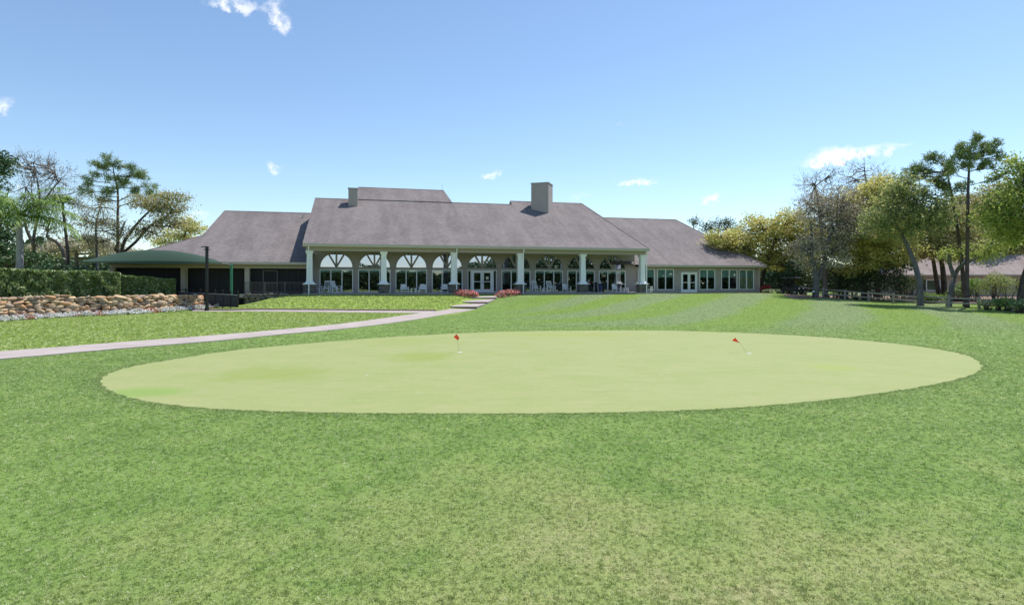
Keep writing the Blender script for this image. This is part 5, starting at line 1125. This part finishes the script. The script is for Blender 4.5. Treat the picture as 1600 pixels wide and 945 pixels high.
def scatter(name, label, P, scale, tufts, seed):
    rs = np.random.RandomState(seed); n = len(P); me = bpy.data.meshes.new(name); me.vertices.add(n); me.vertices.foreach_set('co', np.asarray(P, np.float32).ravel())
    at_ = me.attributes.new('sc', 'FLOAT', 'POINT'); at_.data.foreach_set('value', np.asarray(scale, np.float32)); at_ = me.attributes.new('rz', 'FLOAT', 'POINT'); at_.data.foreach_set('value', rs.uniform(0, 6.283, n).astype(np.float32)); me.update()
    o = link(name, me, M['blade']); tag(o, label, 'grass', kind='stuff')
    ng = bpy.data.node_groups.new(name, 'GeometryNodeTree'); ng.interface.new_socket('Geometry', in_out='INPUT', socket_type='NodeSocketGeometry'); ng.interface.new_socket('Geometry', in_out='OUTPUT', socket_type='NodeSocketGeometry')
    N = ng.nodes; L = ng.links; gi = N.new('NodeGroupInput'); go = N.new('NodeGroupOutput'); inst = N.new('GeometryNodeInstanceOnPoints'); jn = N.new('GeometryNodeJoinGeometry')
    for tf in tufts:
        oi = N.new('GeometryNodeObjectInfo'); oi.inputs['Object'].default_value = tf; oi.inputs['As Instance'].default_value = True; L.new(oi.outputs['Geometry'], jn.inputs[0])
    inst.inputs['Pick Instance'].default_value = True; L.new(jn.outputs[0], inst.inputs['Instance']); L.new(gi.outputs[0], inst.inputs['Points'])
    def attr(nm): a = N.new('GeometryNodeInputNamedAttribute'); a.data_type = 'FLOAT'; a.inputs['Name'].default_value = nm; return a.outputs['Attribute']
    cb = N.new('ShaderNodeCombineXYZ'); L.new(attr('rz'), cb.inputs['Z']); L.new(cb.outputs[0], inst.inputs['Rotation']); L.new(attr('sc'), inst.inputs['Scale'])
    rnd = N.new('FunctionNodeRandomValue'); rnd.data_type = 'INT'; rnd.inputs[4].default_value = 0; rnd.inputs[5].default_value = len(tufts) - 1; L.new(rnd.outputs[2], inst.inputs['Instance Index'])
    L.new(inst.outputs[0], go.inputs[0]); md = o.modifiers.new('blades', 'NODES'); md.node_group = ng; return o
rs = np.random.RandomState(77)
TF = [tuft(200 + k, 11, .030, .022, .0036) for k in range(8)]
# close turf round the green; thins and coarsens with distance
Y = 3.6 + 30 * rs.rand(420000) ** 1.9; X = rs.uniform(-1, 1, len(Y)) * (Y * .95 + .6)
Y2 = 3.6 + 30 * rs.rand(570000) ** 1.9; c2 = Y2 * .95 + .6; k2 = rs.rand(len(Y2)) < 6 / c2 / 1.36; Y2, c2 = Y2[k2], c2[k2]      # the turf goes on beside the view
X = np.concatenate([X, np.sign(rs.rand(len(Y2)) - .5) * (c2 + 6 * rs.rand(len(Y2)))]); Y = np.concatenate([Y, Y2])
keep = rs.rand(len(Y)) < np.clip(Y / 14, .33, 1); X, Y = X[keep], Y[keep]
PTH = np.concatenate([PU, PL_[::-1]])
ok = ~in_poly(GP, X, Y) & ~in_poly(PTH, X, Y) & (terrain(X, Y) < .6); u_ = -.88 * X + .48 * Y; ok &= (u_ < 24.5) & (rs.rand(len(X)) < np.clip((36 - Y) / 20, 0, 1))
X, Y = X[ok], Y[ok]; sc = np.clip(.85 + (Y - 6) * .035, .8, 1.7) * rs.uniform(.55, 1.45, len(X))
ci = rs.randint(0, len(GP), 12000); cj = (ci + 1) % len(GP); ct = rs.rand(12000)[:, None]; CP = GP[ci] * (1 - ct) + GP[cj] * ct; dv = CP - cen; dv /= np.linalg.norm(dv, axis=1, keepdims=True); CP = CP + dv * (rs.exponential(.16, 12000)[:, None] + .01)
X = np.concatenate([X, CP[:, 0]]); Y = np.concatenate([Y, CP[:, 1]]); sc = np.concatenate([sc, rs.uniform(.8, 1.3, 12000)])
print('tufts', len(X))
scatter('grass', 'short mown grass blades round the putting green', np.stack([X, Y, terrain(X, Y)], 1), sc, TF, 5)
# coarse lawn between path and wall, and on the bank left of the steps
N = 90000; Y = rs.uniform(20, 54, N); X = rs.uniform(-40, -3, N); RG = np.concatenate([PU, WL[::-1]]); u__, v__ = uv(X, Y)
ok = (in_poly(RG, X, Y) | ((u__ > -3) & (v__ < -1.2) & (v__ > -9.0) & (X < -5.35 + np.clip(Y - 48.6, 0, 9) * .33))) & ~in_poly(np.concatenate([SU, SL[::-1]]), X, Y) & ~in_poly(PTH, X, Y)
X, Y = X[ok], Y[ok]; TF2 = [tuft(300 + k, 12, .070, .05, .011) for k in range(7)]
print('coarse', len(X))
scatter('coarse_grass', 'brighter coarse grass between the path and the stone wall', np.stack([X, Y, terrain(X, Y)], 1), rs.uniform(.8, 1.5, len(X)), TF2, 6)

# sparser, coarser turf over the striped slope up to the clubhouse
N = 210000; Y = rs.uniform(26, 66, N); X = rs.uniform(-9, 46, N); u__, v__ = uv(X, Y); ML_ = np.concatenate([MLa, MLb[::-1]]); STP = np.array([[(703 - 812) / F * 48, 47.5], [(745 - 788) / F * 48, 47.5], [(779 - 800) / F * 56, 57], [(730 - 800) / F * 55, 57]])
ok = (v__ < -.9) & (u__ > 6) & ~in_poly(GP, X, Y) & ~in_poly(PTH, X, Y) & ~in_poly(ML_, X, Y) & ~in_poly(STP, X, Y) & (rs.rand(N) < np.clip((Y - 24) / 9, 0, 1)); ok |= (v__ < 2.6) & (v__ > -1) & (u__ > 34.5) & (u__ < 52) & ~in_poly(ML_, X, Y)
u2 = -.88 * X + .48 * Y; ok &= ~((u2 > 24.5) & (X < -4))
X, Y = X[ok], Y[ok]; print('slope', len(X))
scatter('slope_grass', 'striped mown grass on the slope below the clubhouse', np.stack([X, Y, terrain(X, Y)], 1), rs.uniform(.9, 1.7, len(X)), TF, 9)
